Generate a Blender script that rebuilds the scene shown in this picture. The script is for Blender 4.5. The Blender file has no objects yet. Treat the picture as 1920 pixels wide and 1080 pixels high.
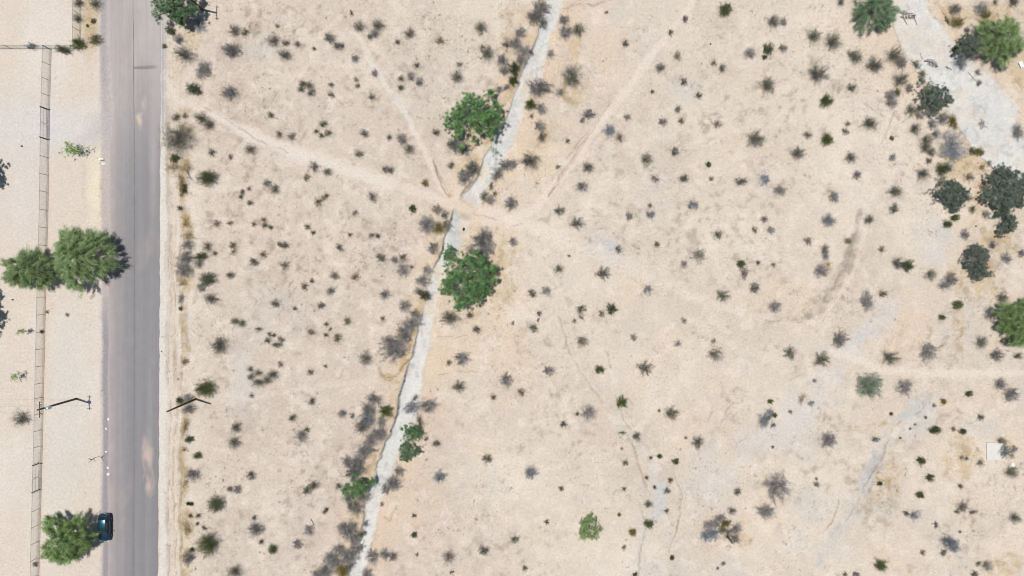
import bpy, math, random
import numpy as np
from mathutils import Vector

scene = bpy.context.scene
COL = scene.collection

# ---------------------------------------------------------------- camera, sky, sun
S = 0.09                    # metres on the ground per photo pixel (photo is 1920 px wide)
CAM_H = 115.2
cam_data = bpy.data.cameras.new('camera')
cam_data.sensor_width = 36.0
cam_data.lens = 24.0
cam_data.clip_start = 1.0
cam_data.clip_end = 6000.0
cam = bpy.data.objects.new('camera', cam_data)
cam.location = (0, 0, CAM_H)
cam.rotation_euler = (0, 0, 0)
COL.objects.link(cam)
scene.camera = cam

SUN_AZ = Vector((-0.2350, 0.0480))          # sun stands high, a little to the road side
sun_dir = Vector((SUN_AZ.x, SUN_AZ.y, 1.0)).normalized()
sun_elev = math.asin(sun_dir.z)
sd = bpy.data.lights.new('sun', 'SUN')
sd.energy = 4.85
sd.angle = math.radians(0.53)
sd.color = (1.0, 0.955, 0.89)
sun = bpy.data.objects.new('sun', sd)
sun.rotation_euler = (-sun_dir).to_track_quat('-Z', 'Y').to_euler()
sun.location = (0, 0, 200)
COL.objects.link(sun)

world = bpy.data.worlds.new('World')
scene.world = world
world.use_nodes = True
wn = world.node_tree
wn.nodes.clear()
sky = wn.nodes.new('ShaderNodeTexSky')
sky.sky_type = 'NISHITA'
sky.sun_disc = False
sky.sun_elevation = sun_elev
sky.sun_rotation = math.atan2(sun_dir.x, sun_dir.y)
bg = wn.nodes.new('ShaderNodeBackground')
bg.inputs['Strength'].default_value = 0.075
wo = wn.nodes.new('ShaderNodeOutputWorld')
wn.links.new(sky.outputs[0], bg.inputs[0])
wn.links.new(bg.outputs[0], wo.inputs[0])

scene.view_settings.view_transform = 'Standard'
scene.view_settings.look = 'None'
scene.view_settings.exposure = 0.0
scene.view_settings.gamma = 1.0
scene.cycles.filter_width = 1.05
scene.view_settings.use_curve_mapping = False

K = 1.62                    # picture brightness of a white surface in this light (used to turn seen colours into base colours)
def lin(c):
    c = c / 255.0
    return c / 12.92 if c <= 0.04045 else ((c + 0.055) / 1.055) ** 2.4
def D(r, g, b):
    return np.array([lin(r) / K, lin(g) / K, lin(b) / K])

def P(px, py, h=0.0):
    """photo pixel -> world x, y of the point seen there at height h"""
    k = S * (1.0 - h / CAM_H)
    return (px - 960) * k, (540 - py) * k

# ---------------------------------------------------------------- numpy noise
def _hash(ix, iy, seed):
    h = (ix.astype(np.int64) * 374761393 + iy.astype(np.int64) * 668265263 + seed * 1442695041) & 0xffffffff
    h = ((h ^ (h >> 13)) * 1274126177) & 0xffffffff
    h = h ^ (h >> 16)
    return (h & 0xffffff).astype(np.float32) / float(0xffffff)
def vnoise(x, y, seed):
    ix = np.floor(x); iy = np.floor(y)
    fx = (x - ix).astype(np.float32); fy = (y - iy).astype(np.float32)
    fx = fx * fx * (3 - 2 * fx); fy = fy * fy * (3 - 2 * fy)
    a = _hash(ix, iy, seed); b = _hash(ix + 1, iy, seed)
    c = _hash(ix, iy + 1, seed); d = _hash(ix + 1, iy + 1, seed)
    return (a + (b - a) * fx) * (1 - fy) + (c + (d - c) * fx) * fy
def fbm(x, y, size, octaves, seed):
    """-1..1, size = metres of the largest feature"""
    v = 0; amp = 1.0; tot = 0; f = 1.0 / size
    for o in range(octaves):
        ca, sa = math.cos(o * 1.1 + 0.5), math.sin(o * 1.1 + 0.5)
        v = v + amp * (vnoise((x * ca - y * sa) * f + 17.3 * o, (x * sa + y * ca) * f - 9.1 * o, seed + o) * 2 - 1)
        tot += amp; amp *= 0.55; f *= 2.03
    return v / tot
def sstep(a, b, x):
    t = np.clip((x - a) / (b - a), 0, 1)
    return t * t * (3 - 2 * t)

# ---------------------------------------------------------------- mesh helpers
def np_mesh(name, verts, faces_flat, face_size, mats=None, smooth=False, mat_index=None):
    """verts (n,3), faces_flat int array, face_size 3 or 4"""
    me = bpy.data.meshes.new(name)
    verts = np.asarray(verts, dtype=np.float32)
    faces_flat = np.asarray(faces_flat, dtype=np.int32).ravel()
    nf = len(faces_flat) // face_size
    me.vertices.add(len(verts)); me.vertices.foreach_set('co', verts.ravel())
    me.loops.add(len(faces_flat)); me.loops.foreach_set('vertex_index', faces_flat)
    me.polygons.add(nf)
    me.polygons.foreach_set('loop_start', np.arange(0, nf * face_size, face_size, dtype=np.int32))
    me.polygons.foreach_set('loop_total', np.full(nf, face_size, dtype=np.int32))
    if smooth:
        me.polygons.foreach_set('use_smooth', np.ones(nf, dtype=bool))
    for m in (mats or []):
        me.materials.append(m)
    if mat_index is not None:
        me.polygons.foreach_set('material_index', np.asarray(mat_index, dtype=np.int32))
    me.update(calc_edges=True)
    me.validate()
    return me

class MB:
    """collects quads/tris of one part"""
    def __init__(self):
        self.v = []; self.f = []
    def add(self, vs, fs):
        b = len(self.v)
        self.v.extend([tuple(p) for p in vs]); self.f.extend([tuple(b + i for i in q) for q in fs])
    def box(self, c, s, rz=0.0):
        cx, cy, cz = c; hx, hy, hz = s[0] / 2, s[1] / 2, s[2] / 2
        ca, sa = math.cos(rz), math.sin(rz)
        vs = []
        for z in (-hz, hz):
            for (x, y) in ((-hx, -hy), (hx, -hy), (hx, hy), (-hx, hy)):
                vs.append((cx + x * ca - y * sa, cy + x * sa + y * ca, cz + z))
        self.add(vs, [(3, 2, 1, 0), (4, 5, 6, 7), (0, 1, 5, 4), (1, 2, 6, 5), (2, 3, 7, 6), (3, 0, 4, 7)])
    def tube(self, pts, rad, n=6, cap=True):
        pts = [Vector(p) for p in pts]
        if not isinstance(rad, (list, tuple)): rad = [rad] * len(pts)
        rings = []
        for i, p in enumerate(pts):
            d = (pts[min(i + 1, len(pts) - 1)] - pts[max(i - 1, 0)])
            if d.length < 1e-9: d = Vector((0, 0, 1))
            d.normalize()
            u = d.orthogonal().normalized() if i == 0 else (rings_u - d * rings_u.dot(d)).normalized()
            rings_u = u
            w = d.cross(u)
            rings.append([p + (u * math.cos(a) + w * math.sin(a)) * rad[i] for a in [2 * math.pi * k / n for k in range(n)]])
        vs = [v for r in rings for v in r]
        fs = []
        for i in range(len(pts) - 1):
            for k in range(n):
                fs.append((i * n + k, i * n + (k + 1) % n, (i + 1) * n + (k + 1) % n, (i + 1) * n + k))
        if cap:
            fs.append(tuple(range(n - 1, -1, -1)))
            fs.append(tuple((len(pts) - 1) * n + k for k in range(n)))
        self.add(vs, fs)
    def mesh(self, name, mat, smooth=False):
        me = bpy.data.meshes.new(name)
        me.from_pydata(self.v, [], self.f)
        if smooth:
            me.polygons.foreach_set('use_smooth', [True] * len(me.polygons))
        for m in (mat if isinstance(mat, (list, tuple)) else [mat]):
            me.materials.append(m)
        me.update()
        return me
    def build(self, name, mat, parent=None, smooth=False):
        return link(name, self.mesh(name, mat, smooth), parent)

def link(name, data, parent=None, loc=None, rz=None, scale=None):
    o = bpy.data.objects.new(name, data)
    COL.objects.link(o)
    if parent is not None: o.parent = parent
    if loc is not None: o.location = loc
    if rz is not None: o.rotation_euler = (0, 0, rz)
    if scale is not None: o.scale = scale
    return o
def tag(o, label=None, cat=None, group=None, kind=None):
    if label: o['label'] = label
    if cat: o['category'] = cat
    if group: o['group'] = group
    if kind: o['kind'] = kind
    return o

# ---------------------------------------------------------------- materials
def new_mat(name):
    m = bpy.data.materials.new(name); m.use_nodes = True
    return m, m.node_tree, m.node_tree.nodes['Principled BSDF']
def plain(name, col, rough=0.7, metal=0.0, spec=0.3, var=0.12, scale=6.0):
    m, nt, b = new_mat(name)
    n = nt.nodes.new('ShaderNodeTexNoise'); n.inputs['Scale'].default_value = scale; n.inputs['Detail'].default_value = 5
    tc = nt.nodes.new('ShaderNodeTexCoord'); nt.links.new(tc.outputs['Object'], n.inputs['Vector'])
    mr = nt.nodes.new('ShaderNodeMapRange'); mr.inputs['To Min'].default_value = 1 - var * 1.5; mr.inputs['To Max'].default_value = 1 + var * 1.5
    nt.links.new(n.outputs['Fac'], mr.inputs['Value'])
    mx = nt.nodes.new('ShaderNodeMix'); mx.data_type = 'RGBA'; mx.blend_type = 'MULTIPLY'; mx.inputs['Factor'].default_value = 1
    mx.inputs['A'].default_value = (*col, 1)
    nt.links.new(mr.outputs[0], mx.inputs['B']); nt.links.new(mx.outputs['Result'], b.inputs['Base Color'])
    b.inputs['Roughness'].default_value = rough; b.inputs['Metallic'].default_value = metal
    b.inputs['Specular IOR Level'].default_value = spec
    return m
def leaf_mat(name, dark, mid, light, trans=0.25, objvar=0.25):
    m = bpy.data.materials.new(name); m.use_nodes = True
    nt = m.node_tree; nt.nodes.clear()
    out = nt.nodes.new('ShaderNodeOutputMaterial')
    geo = nt.nodes.new('ShaderNodeNewGeometry')
    info = nt.nodes.new('ShaderNodeObjectInfo')
    tc = nt.nodes.new('ShaderNodeTexCoord')
    nz = nt.nodes.new('ShaderNodeTexNoise'); nz.inputs['Scale'].default_value = 1.3; nz.inputs['Detail'].default_value = 3
    nt.links.new(tc.outputs['Object'], nz.inputs['Vector'])
    add = nt.nodes.new('ShaderNodeMath'); add.operation = 'MULTIPLY_ADD'
    nt.links.new(geo.outputs['Random Per Island'], add.inputs[0]); add.inputs[1].default_value = 0.45
    sub = nt.nodes.new('ShaderNodeMapRange'); sub.inputs['From Min'].default_value = 0.3; sub.inputs['From Max'].default_value = 0.7
    sub.inputs['To Min'].default_value = 0.0; sub.inputs['To Max'].default_value = 0.55
    nt.links.new(nz.outputs['Fac'], sub.inputs['Value']); nt.links.new(sub.outputs[0], add.inputs[2])
    cr = nt.nodes.new('ShaderNodeValToRGB')
    cr.color_ramp.elements[0].position = 0.05; cr.color_ramp.elements[0].color = (*dark, 1)
    cr.color_ramp.elements[1].position = 0.95; cr.color_ramp.elements[1].color = (*light, 1)
    e = cr.color_ramp.elements.new(0.5); e.color = (*mid, 1)
    nt.links.new(add.outputs[0], cr.inputs['Fac'])
    hsv = nt.nodes.new('ShaderNodeHueSaturation')
    mr = nt.nodes.new('ShaderNodeMapRange'); mr.inputs['To Min'].default_value = 1 - objvar; mr.inputs['To Max'].default_value = 1 + objvar
    nt.links.new(info.outputs['Random'], mr.inputs['Value']); nt.links.new(mr.outputs[0], hsv.inputs['Value'])
    mr2 = nt.nodes.new('ShaderNodeMath'); mr2.operation = 'PINGPONG'; mr2.inputs[1].default_value = 0.13
    nt.links.new(info.outputs['Random'], mr2.inputs[0])
    mr3 = nt.nodes.new('ShaderNodeMapRange'); mr3.inputs['From Max'].default_value = 0.13; mr3.inputs['To Min'].default_value = 0.7; mr3.inputs['To Max'].default_value = 1.2
    nt.links.new(mr2.outputs[0], mr3.inputs['Value']); nt.links.new(mr3.outputs[0], hsv.inputs['Saturation'])
    nt.links.new(cr.outputs['Color'], hsv.inputs['Color'])
    df = nt.nodes.new('ShaderNodeBsdfDiffuse'); tr = nt.nodes.new('ShaderNodeBsdfTranslucent')
    nt.links.new(hsv.outputs[0], df.inputs['Color']); nt.links.new(hsv.outputs[0], tr.inputs['Color'])
    gl = nt.nodes.new('ShaderNodeBsdfGlossy'); gl.inputs['Roughness'].default_value = 0.55; gl.inputs['Color'].default_value = (0.9, 0.95, 1, 1)
    mx = nt.nodes.new('ShaderNodeMixShader'); mx.inputs[0].default_value = trans
    nt.links.new(df.outputs[0], mx.inputs[1]); nt.links.new(tr.outputs[0], mx.inputs[2])
    mx2 = nt.nodes.new('ShaderNodeMixShader'); mx2.inputs[0].default_value = 0.025
    nt.links.new(mx.outputs[0], mx2.inputs[1]); nt.links.new(gl.outputs[0], mx2.inputs[2])
    nt.links.new(mx2.outputs[0], out.inputs['Surface'])
    return m

M = {}
M['creo'] = leaf_mat('creosote_leaves', (.06, .07, .05), (.13, .145, .10), (.24, .255, .185))
M['green'] = leaf_mat('olive_leaves', (.045, .062, .018), (.085, .115, .032), (.15, .17, .06))
M['dry'] = leaf_mat('dry_twigs', (.10, .097, .092), (.26, .25, .24), (.50, .49, .47), trans=0.2)
M['brown'] = leaf_mat('brown_twigs', (.12, .10, .078), (.22, .19, .155), (.34, .30, .24), trans=0.1)
M['blue'] = leaf_mat('bluegrey_twigs', (.09, .105, .12), (.22, .25, .275), (.44, .48, .50), trans=0.15)
M['silver'] = leaf_mat('silver_leaves', (.16, .20, .15), (.34, .40, .31), (.52, .58, .47))
M['yellow'] = leaf_mat('straw_blades', (.20, .155, .06), (.36, .29, .12), (.52, .44, .22))
M['mustard'] = leaf_mat('mustard_leaves', (.10, .085, .02), (.19, .16, .045), (.32, .27, .09))
M['palo'] = leaf_mat('feathery_tree_leaves', (.05, .09, .02), (.21, .35, .085), (.48, .64, .24), trans=0.45, objvar=0.08)
M['mesq'] = leaf_mat('bright_tree_leaves', (.025, .065, .025), (.15, .28, .115), (.36, .54, .27), trans=0.42, objvar=0.08)
M['dark'] = leaf_mat('dark_tree_leaves', (.035, .05, .038), (.115, .155, .115), (.27, .31, .245), trans=0.2, objvar=0.1)
M['litter'] = leaf_mat('litter_bits', (.12, .10, .078), (.22, .18, .14), (.38, .32, .25), trans=0.0)
M['straw'] = leaf_mat('dry_grass_blades', (.30, .235, .13), (.42, .345, .22), (.52, .45, .32), trans=0.1)
M['bark'] = plain('bark', (.12, .095, .072), 0.9, var=0.25, scale=14)
M['stem'] = plain('bush_stem', (.17, .15, .13), 0.9, var=0.2, scale=14)
M['white_wood'] = plain('bleached_wood', (.62, .58, .54), 0.8, var=0.15, scale=10)
M['grey_wood'] = plain('weathered_wood', (.27, .25, .235), 0.85, var=0.25, scale=9)
M['pole'] = plain('treated_pole_wood', (.085, .058, .038), 0.85, var=0.25, scale=5)
M['steel'] = plain('galvanised_steel', (.26, .255, .25), 0.55, metal=0.3, var=0.15, scale=4)
M['dark_steel'] = plain('rusty_steel', (.07, .062, .055), 0.7, metal=0.2, var=0.2, scale=5)
M['wire'] = plain('wire', (.16, .155, .15), 0.5, metal=0.4)
M['xfmr'] = plain('transformer_paint', (.62, .68, .72), 0.35, var=0.05)
M['porcelain'] = plain('porcelain', (.72, .72, .70), 0.25, var=0.04)
M['concrete'] = plain('concrete', tuple(D(232, 230, 223)), 0.85, var=0.07, scale=1.6)
M['concrete_edge'] = plain('concrete_edge', (.36, .34, .31), 0.9, var=0.1, scale=3)
M['black'] = plain('black_rubber', (.02, .02, .02), 0.7, var=0.1)
M['chalk'] = plain('chalky_stone', (.56, .54, .50), 0.9, var=0.12)
M['whitep'] = plain('white_plastic', (.78, .78, .76), 0.5, var=0.05)
M['teal'] = plain('teal_plastic', (.35, .62, .60), 0.5, var=0.05)
M['rock'] = plain('pale_rock', (.44, .39, .34), 0.9, var=0.3, scale=5)
M['light_rock'] = plain('sunbleached_stone', (.60, .55, .48), 0.9, var=0.2, scale=5)
M['dark_rock'] = plain('dark_rock', (.11, .095, .08), 0.9, var=0.3, scale=5)

# ================================================================ GROUND SHEET
def axis(lim, step, far):
    a = list(np.arange(-lim, lim + step * 0.5, step))
    e = []; d = step; p = lim
    while p < far:
        d *= 1.35; p += d; e.append(p)
    return np.array([-q for q in reversed(e)] + a + e)
GX = axis(95.0, 0.2, 2200.0); GY = axis(56.0, 0.2, 2200.0)
NX, NY = len(GX), len(GY)
XX, YY = np.meshgrid(GX, GY)                      # [iy, ix]
PXF = XX / S + 960; PYF = 540 - YY / S            # photo pixel seen at ground level
# ragged domain
WX = PXF + 6.0 * fbm(XX, YY, 5.0, 5, 11) + 2.2 * fbm(XX, YY, 0.9, 2, 12); WY = PYF + 6.0 * fbm(XX, YY, 5.0, 5, 31) + 2.2 * fbm(XX, YY, 0.9, 2, 32)

def line_field(pts, pad=60):
    """pts: (px,py,halfwidth px). Returns signed distance in px (left of travel negative) minus nothing, and local half width"""
    dist = np.full(XX.shape, 1e6, dtype=np.float32); side = np.ones(XX.shape, np.float32); hw = np.ones(XX.shape, np.float32)
    for (x0, y0, w0), (x1, y1, w1) in zip(pts, pts[1:]):
        m = max(w0, w1) + pad
        ix0 = np.searchsorted(GX, (min(x0, x1) - m - 960) * S); ix1 = np.searchsorted(GX, (max(x0, x1) + m - 960) * S)
        iy0 = np.searchsorted(GY, (540 - max(y0, y1) - m) * S); iy1 = np.searchsorted(GY, (540 - min(y0, y1) + m) * S)
        if ix1 <= ix0 or iy1 <= iy0: continue
        sl = (slice(iy0, iy1), slice(ix0, ix1))
        dx, dy = x1 - x0, y1 - y0; L2 = dx * dx + dy * dy
        ax, ay = WX[sl] - x0, WY[sl] - y0
        t = np.clip((ax * dx + ay * dy) / L2, 0, 1)
        ex, ey = ax - t * dx, ay - t * dy
        d = np.sqrt(ex * ex + ey * ey)
        cr = dx * ay - dy * ax
        b = d < dist[sl]
        dist[sl] = np.where(b, d, dist[sl]); side[sl] = np.where(b, np.sign(cr), side[sl]); hw[sl] = np.where(b, w0 + t * (w1 - w0), hw[sl])
    return dist, side, hw
def band(pts, soft=0.5):
    """0..1 mask; soft = share of the half width that fades"""
    d, s, w = line_field(pts)
    return 1 - sstep(1 - soft, 1 + soft, d / w)
def edges(rows):
    """rows of (y, xl, xr) or ((xl,yl),(xr,yr)) -> centre line"""
    out = []
    for r in rows:
        out.append(((r[1] + r[2]) / 2, r[0], abs(r[2] - r[1]) / 2))
    return out
def blob(px, py, rx, ry, rot=0, soft=0.6):
    m = max(rx, ry) * 1.8 + 10
    out = np.zeros(XX.shape, np.float32)
    ix0 = np.searchsorted(GX, (px - m - 960) * S); ix1 = np.searchsorted(GX, (px + m - 960) * S)
    iy0 = np.searchsorted(GY, (540 - py - m) * S); iy1 = np.searchsorted(GY, (540 - py + m) * S)
    sl = (slice(iy0, iy1), slice(ix0, ix1))
    ca, sa = math.cos(math.radians(rot)), math.sin(math.radians(rot))
    ax, ay = WX[sl] - px, WY[sl] - py
    u = (ax * ca + ay * sa) / rx; v = (-ax * sa + ay * ca) / ry
    out[sl] = 1 - sstep(1 - soft, 1 + soft, np.sqrt(u * u + v * v))
    return out

# --- main wash: y, left edge, right edge
WASH = edges([(-420, 1120, 1150), (-120, 1062, 1092), (0, 1026, 1052), (50, 1011, 1040), (100, 997, 1025), (137, 981, 1019), (180, 966, 992), (215, 952, 979),
  (245, 936, 968), (275, 922, 957), (300, 908, 943), (335, 894, 923), (360, 878, 912), (385, 862, 896), (410, 850, 888), (430, 842, 880),
  (450, 832, 868), (480, 824, 848), (510, 812, 836), (540, 804, 826), (565, 796, 819), (600, 790, 812), (630, 782, 808),
  (660, 776, 802), (690, 765, 794), (715, 756, 789), (740, 748, 789), (765, 744, 785), (790, 737, 776), (810, 732, 764),
  (835, 721, 748), (860, 711, 741), (885, 702, 733), (910, 698, 719), (935, 684, 715), (960, 681, 712), (985, 680, 706),
  (1010, 675, 697), (1035, 667, 690), (1060, 659, 685), (1080, 651, 679), (1200, 612, 642), (1500, 560, 592)])
# --- wide wash in the corner: centre line with half width across it
WIDE = [(1640, -420, 34), (1690, -120, 34), (1706, 0, 31), (1714, 40, 40), (1733, 75, 44), (1756, 110, 42), (1785, 140, 44), (1822, 175, 52),
        (1850, 215, 54), (1866, 250, 50), (1890, 285, 42), (1935, 312, 34), (2100, 400, 40), (2400, 600, 45)]
d1, s1, w1 = line_field(WASH, 90); d2, s2, w2 = line_field(WIDE, 90)
w1 = w1 * (1 + 0.16 * fbm(XX, YY, 7.0, 3, 41)); w2 = w2 * (1 + 0.08 * fbm(XX, YY, 6.0, 3, 42))
m_wash = 1 - np.where(s1 > 0, sstep(0.94, 1.06, d1 / w1), sstep(0.72, 1.22, d1 / w1 + 0.22 * fbm(XX, YY, 2.5, 4, 43)))
m_wide = 1 - sstep(0.90, 1.08, d2 / w2 + 0.06 * fbm(XX, YY, 1.6, 3, 44))
RAGN = fbm(XX, YY, 3.2, 6, 45)
def rag(m, amp=0.55, a=0.32, b=0.68):
    m = np.clip(m, 0, 1); return sstep(a, b, m + amp * RAGN * (4 * m * (1 - m)) ** 0.5) * (0.35 + 0.65 * m)
n_big = fbm(XX, YY, 14.0, 5, 101); n_mid = fbm(XX, YY, 4.0, 4, 202); n_fine = fbm(XX, YY, 1.1, 3, 303); n_huge = fbm(XX, YY, 45.0, 3, 77)

# --- trails (half widths)
TRAIL_A = [(338, 190, 7), (400, 212, 8), (470, 250, 11), (560, 288, 15), (640, 315, 17), (740, 345, 14), (800, 366, 13), (855, 386, 12), (910, 396, 12), (960, 412, 13), (1010, 432, 12)]
TRAIL_A2 = [(1000, 428, 12), (1060, 455, 14), (1180, 500, 13), (1300, 560, 10), (1400, 592, 8), (1470, 603, 4), (1540, 600, 3)]
TRAIL_B = [(955, 412, 11), (1000, 392, 11), (1030, 360, 8), (1065, 315, 6), (1105, 260, 6), (1140, 215, 7), (1180, 160, 8), (1215, 110, 8), (1250, 70, 7), (1290, 20, 7), (1330, -60, 7), (1500, -400, 8)]
TRAIL_C = [(668, 55, 5), (695, 115, 6), (735, 178, 6), (770, 235, 6), (797, 285, 6), (815, 325, 7), (838, 362, 8)]
TRAIL_D = [(1560, 655, 8), (1640, 690, 9), (1720, 700, 9), (1830, 700, 8), (1930, 697, 8), (2200, 690, 8)]
TRAIL_E = [(380, 740, 5), (470, 745, 6), (600, 725, 5), (690, 715, 5), (750, 712, 5)]
TRAIL_F = [(640, 30, 5), (600, 65, 5), (585, 105, 5), (560, 150, 5), (545, 200, 6)]
m_trA, m_trB = band(TRAIL_A, 0.7), band(TRAIL_B, 0.7)
m_trC, m_trD = band(TRAIL_C, 0.6), band(TRAIL_D, 0.8)
m_trA2 = band(TRAIL_A2, 1.0)
m_trE, m_trF = band(TRAIL_E, 0.9), band(TRAIL_F, 0.9)

# base colour of the open ground
base = D(223, 209, 189)
C3 = np.ones(XX.shape + (3,)) * base
def mix(col, m, k=1.0):
    global C3
    m = np.clip(m * k, 0, 1)[..., None]
    C3 = C3 * (1 - m) + np.asarray(col) * m
mix(D(213, 197, 181), sstep(-0.1, 0.55, n_big), 0.55)
mix(D(233, 221, 206), sstep(0.0, 0.5, -n_big), 0.6)
mix(D(214, 206, 196), sstep(0.15, 0.5, fbm(XX, YY, 11.0, 5, 1801)), 0.55)
mix(D(232, 207, 178), sstep(0.15, 0.5, fbm(XX, YY, 9.0, 5, 1802)), 0.22)
mix(D(215, 204, 192), sstep(0.0, 0.5, n_mid), 0.55)
mix(D(228, 208, 184), sstep(0.05, 0.5, n_huge), 0.2)
# mottled litter zones on the road-side field, pink-grey
field = sstep(340, 420, PXF) * (1 - sstep(780, 900, PXF))
mix(D(213, 198, 182), field, 0.6)
mix(D(198, 183, 168), field * sstep(0.0, 0.55, fbm(XX, YY, 6.0, 5, 404)), 0.5)
mix(D(208, 195, 180), sstep(1050, 1200, PXF) * sstep(0.05, 0.6, fbm(XX, YY, 7.0, 5, 505)), 0.45)
f1 = fbm(XX, YY, 2.2, 5, 1401); f2 = fbm(XX, YY, 0.9, 4, 1402)
lit = sstep(-0.05, 0.5, fbm(XX, YY, 8.0, 4, 1403) + 0.25 * field)
mix(D(190, 174, 160), lit * sstep(0.08, 0.42, f1 * 0.6 + f2 * 0.6), 0.55)
mix(D(178, 163, 148), lit * sstep(0.22, 0.5, f2), 0.5)
mix(D(236, 222, 205), sstep(0.15, 0.5, -f1 * 0.5 - f2 * 0.6), 0.5)
# orange sand beside the wash
near = np.exp(-((d1 - w1) / 45.0) ** 2)
mix(D(229, 201, 171), near * sstep(-0.5, 0.5, n_mid + 0.3), 0.55)
mix(D(228, 203, 174), np.exp(-((d2 - w2) / 60.0) ** 2), 0.5)
for b_ in [(800, 690, 70, 60, 0), (940, 640, 60, 90, 10), (1010, 60, 70, 50, 0), (1130, 90, 60, 60, 0), (1020, 310, 40, 60, 20), (940, 455, 40, 30, 0), (1380, 980, 110, 50, -20), (1700, 600, 60, 60, 0), (760, 940, 60, 60, 0)]:
    mix(D(229, 206, 179), rag(blob(*b_, 1.2), 0.9), 0.5)
# straw grass zones
straw = np.zeros(XX.shape, np.float32)
for b_ in [(170, 40, 16, 40, 0), (330, 130, 14, 40, 0), (345, 235, 24, 30, 0), (335, 310, 22, 22, 0), (341, 355, 9, 30, 0), (349, 425, 14, 30, 0), (348, 520, 16, 40, 0), (347, 640, 8, 70, 0),
           (346, 710, 8, 40, 0), (345, 800, 9, 40, 0), (347, 900, 10, 40, 0), (350, 990, 12, 40, 0), (350, 1050, 14, 40, 0), (360, 60, 22, 25, 0),
           (960, 40, 22, 60, 15), (985, 90, 14, 60, 18), (965, 160, 12, 50, 20), (945, 20, 20, 20, 0), (840, 430, 18, 22, 0), (825, 400, 22, 14, 0), (822, 445, 12, 20, 10),
           (905, 250, 40, 50, 20), (885, 310, 28, 40, 20), (915, 520, 34, 60, 30), (930, 560, 40, 26, -30), (875, 590, 34, 12, -15), (775, 570, 22, 20, 0), (768, 650, 12, 40, 10), (735, 710, 22, 10, 0),
           (740, 770, 14, 40, 5), (700, 860, 14, 40, 12), (690, 885, 12, 30, 10), (672, 950, 14, 30, 5), (660, 1010, 14, 40, 15), (1080, 90, 14, 24, 0), (1068, 170, 24, 30, 0), (1022, 250, 16, 24, 0),
           (1390, 1012, 30, 14, 0), (1730, 130, 14, 40, -20), (1800, 250, 18, 30, -20), (1835, 300, 40, 24, 0), (1800, 320, 30, 30, 0), (1840, 370, 26, 30, 0), (1870, 445, 60, 30, 0), (1855, 500, 14, 40, 0),
           (1810, 520, 40, 24, 0), (1830, 545, 50, 16, 0), (1798, 620, 12, 50, 0), (1905, 110, 26, 40, 0), (1900, 20, 40, 26, 0), (1850, 30, 24, 20, 0), (1800, 30, 30, 20, 0), (1912, 150, 20, 30, 0),
           (1800, 860, 30, 60, 0), (1655, 920, 40, 60, 20), (1545, 510, 20, 12, -20), (1515, 570, 30, 8, -40), (1640, 800, 34, 8, -10), (1510, 745, 14, 10, 0), (1885, 838, 16, 12, 0), (1875, 1060, 40, 20, 0)]:
    straw = np.maximum(straw, blob(*b_, 0.8))
straw = rag(straw, 0.9)
mix(D(209, 183, 137), straw * sstep(-0.55, 0.35, n_fine + 0.5 * n_mid), 0.6)
mix(D(166, 140, 98), straw * sstep(0.05, 0.4, fbm(XX, YY, 1.3, 4, 1501)), 0.45)
bank = (s1 > 0) * np.exp(-((d1 - w1 - 9) / 8.0) ** 2) * sstep(-0.2, 0.35, fbm(XX, YY, 9, 3, 1502)) * (1 - blob(860, 385, 50, 22, 15))
mix(D(196, 168, 118), bank * sstep(-0.4, 0.4, n_fine), 0.6); straw = np.maximum(straw, bank)
# greyish gravelly streaks
GREYS = [([(1770, 450, 14), (1730, 500, 20), (1690, 555, 22), (1640, 610, 24), (1590, 665, 30), (1550, 715, 32), (1500, 770, 34), (1440, 820, 34), (1380, 870, 28), (1330, 910, 18)], 0.75, (219, 211, 202)),
         ([(1745, 735, 10), (1715, 765, 14), (1680, 790, 14), (1660, 840, 12), (1640, 880, 10), (1620, 920, 10), (1600, 965, 9), (1560, 1010, 8), (1530, 1060, 8)], 0.75, (200, 198, 193)),
         ([(1620, 620, 8), (1590, 650, 9), (1565, 685, 8)], 0.6, (206, 206, 203)),
         ([(1612, 395, 5), (1605, 430, 6), (1590, 480, 8), (1560, 540, 12), (1525, 585, 11), (1500, 600, 7)], 0.75, (172, 162, 147)),
         ([(1060, 600, 3), (1072, 650, 5), (1092, 690, 6), (1112, 720, 7), (1135, 750, 9), (1158, 790, 12), (1190, 825, 11), (1215, 860, 10), (1235, 895, 14), (1236, 940, 15), (1222, 975, 10), (1205, 1020, 9), (1195, 1080, 9), (1180, 1200, 9)], 0.6, (214, 205, 193)),
         ([(1226, 880, 9), (1238, 910, 11), (1238, 950, 10), (1230, 975, 6)], 0.65, (206, 207, 204)),
         ([(1252, 970, 6), (1246, 1010, 8), (1235, 1060, 7), (1230, 1120, 7)], 0.4, (211, 205, 197)),
         ([(1140, 660, 4), (1150, 700, 6), (1152, 740, 9), (1170, 790, 9)], 0.6, (230, 219, 203))]
for pts, k, c in GREYS:
    mix(D(*c), rag(band(pts, 1.2), 1.1) * sstep(-0.5, 0.2, fbm(XX, YY, 2.6, 5, 1601)), min(1, k * 1.2))
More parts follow.
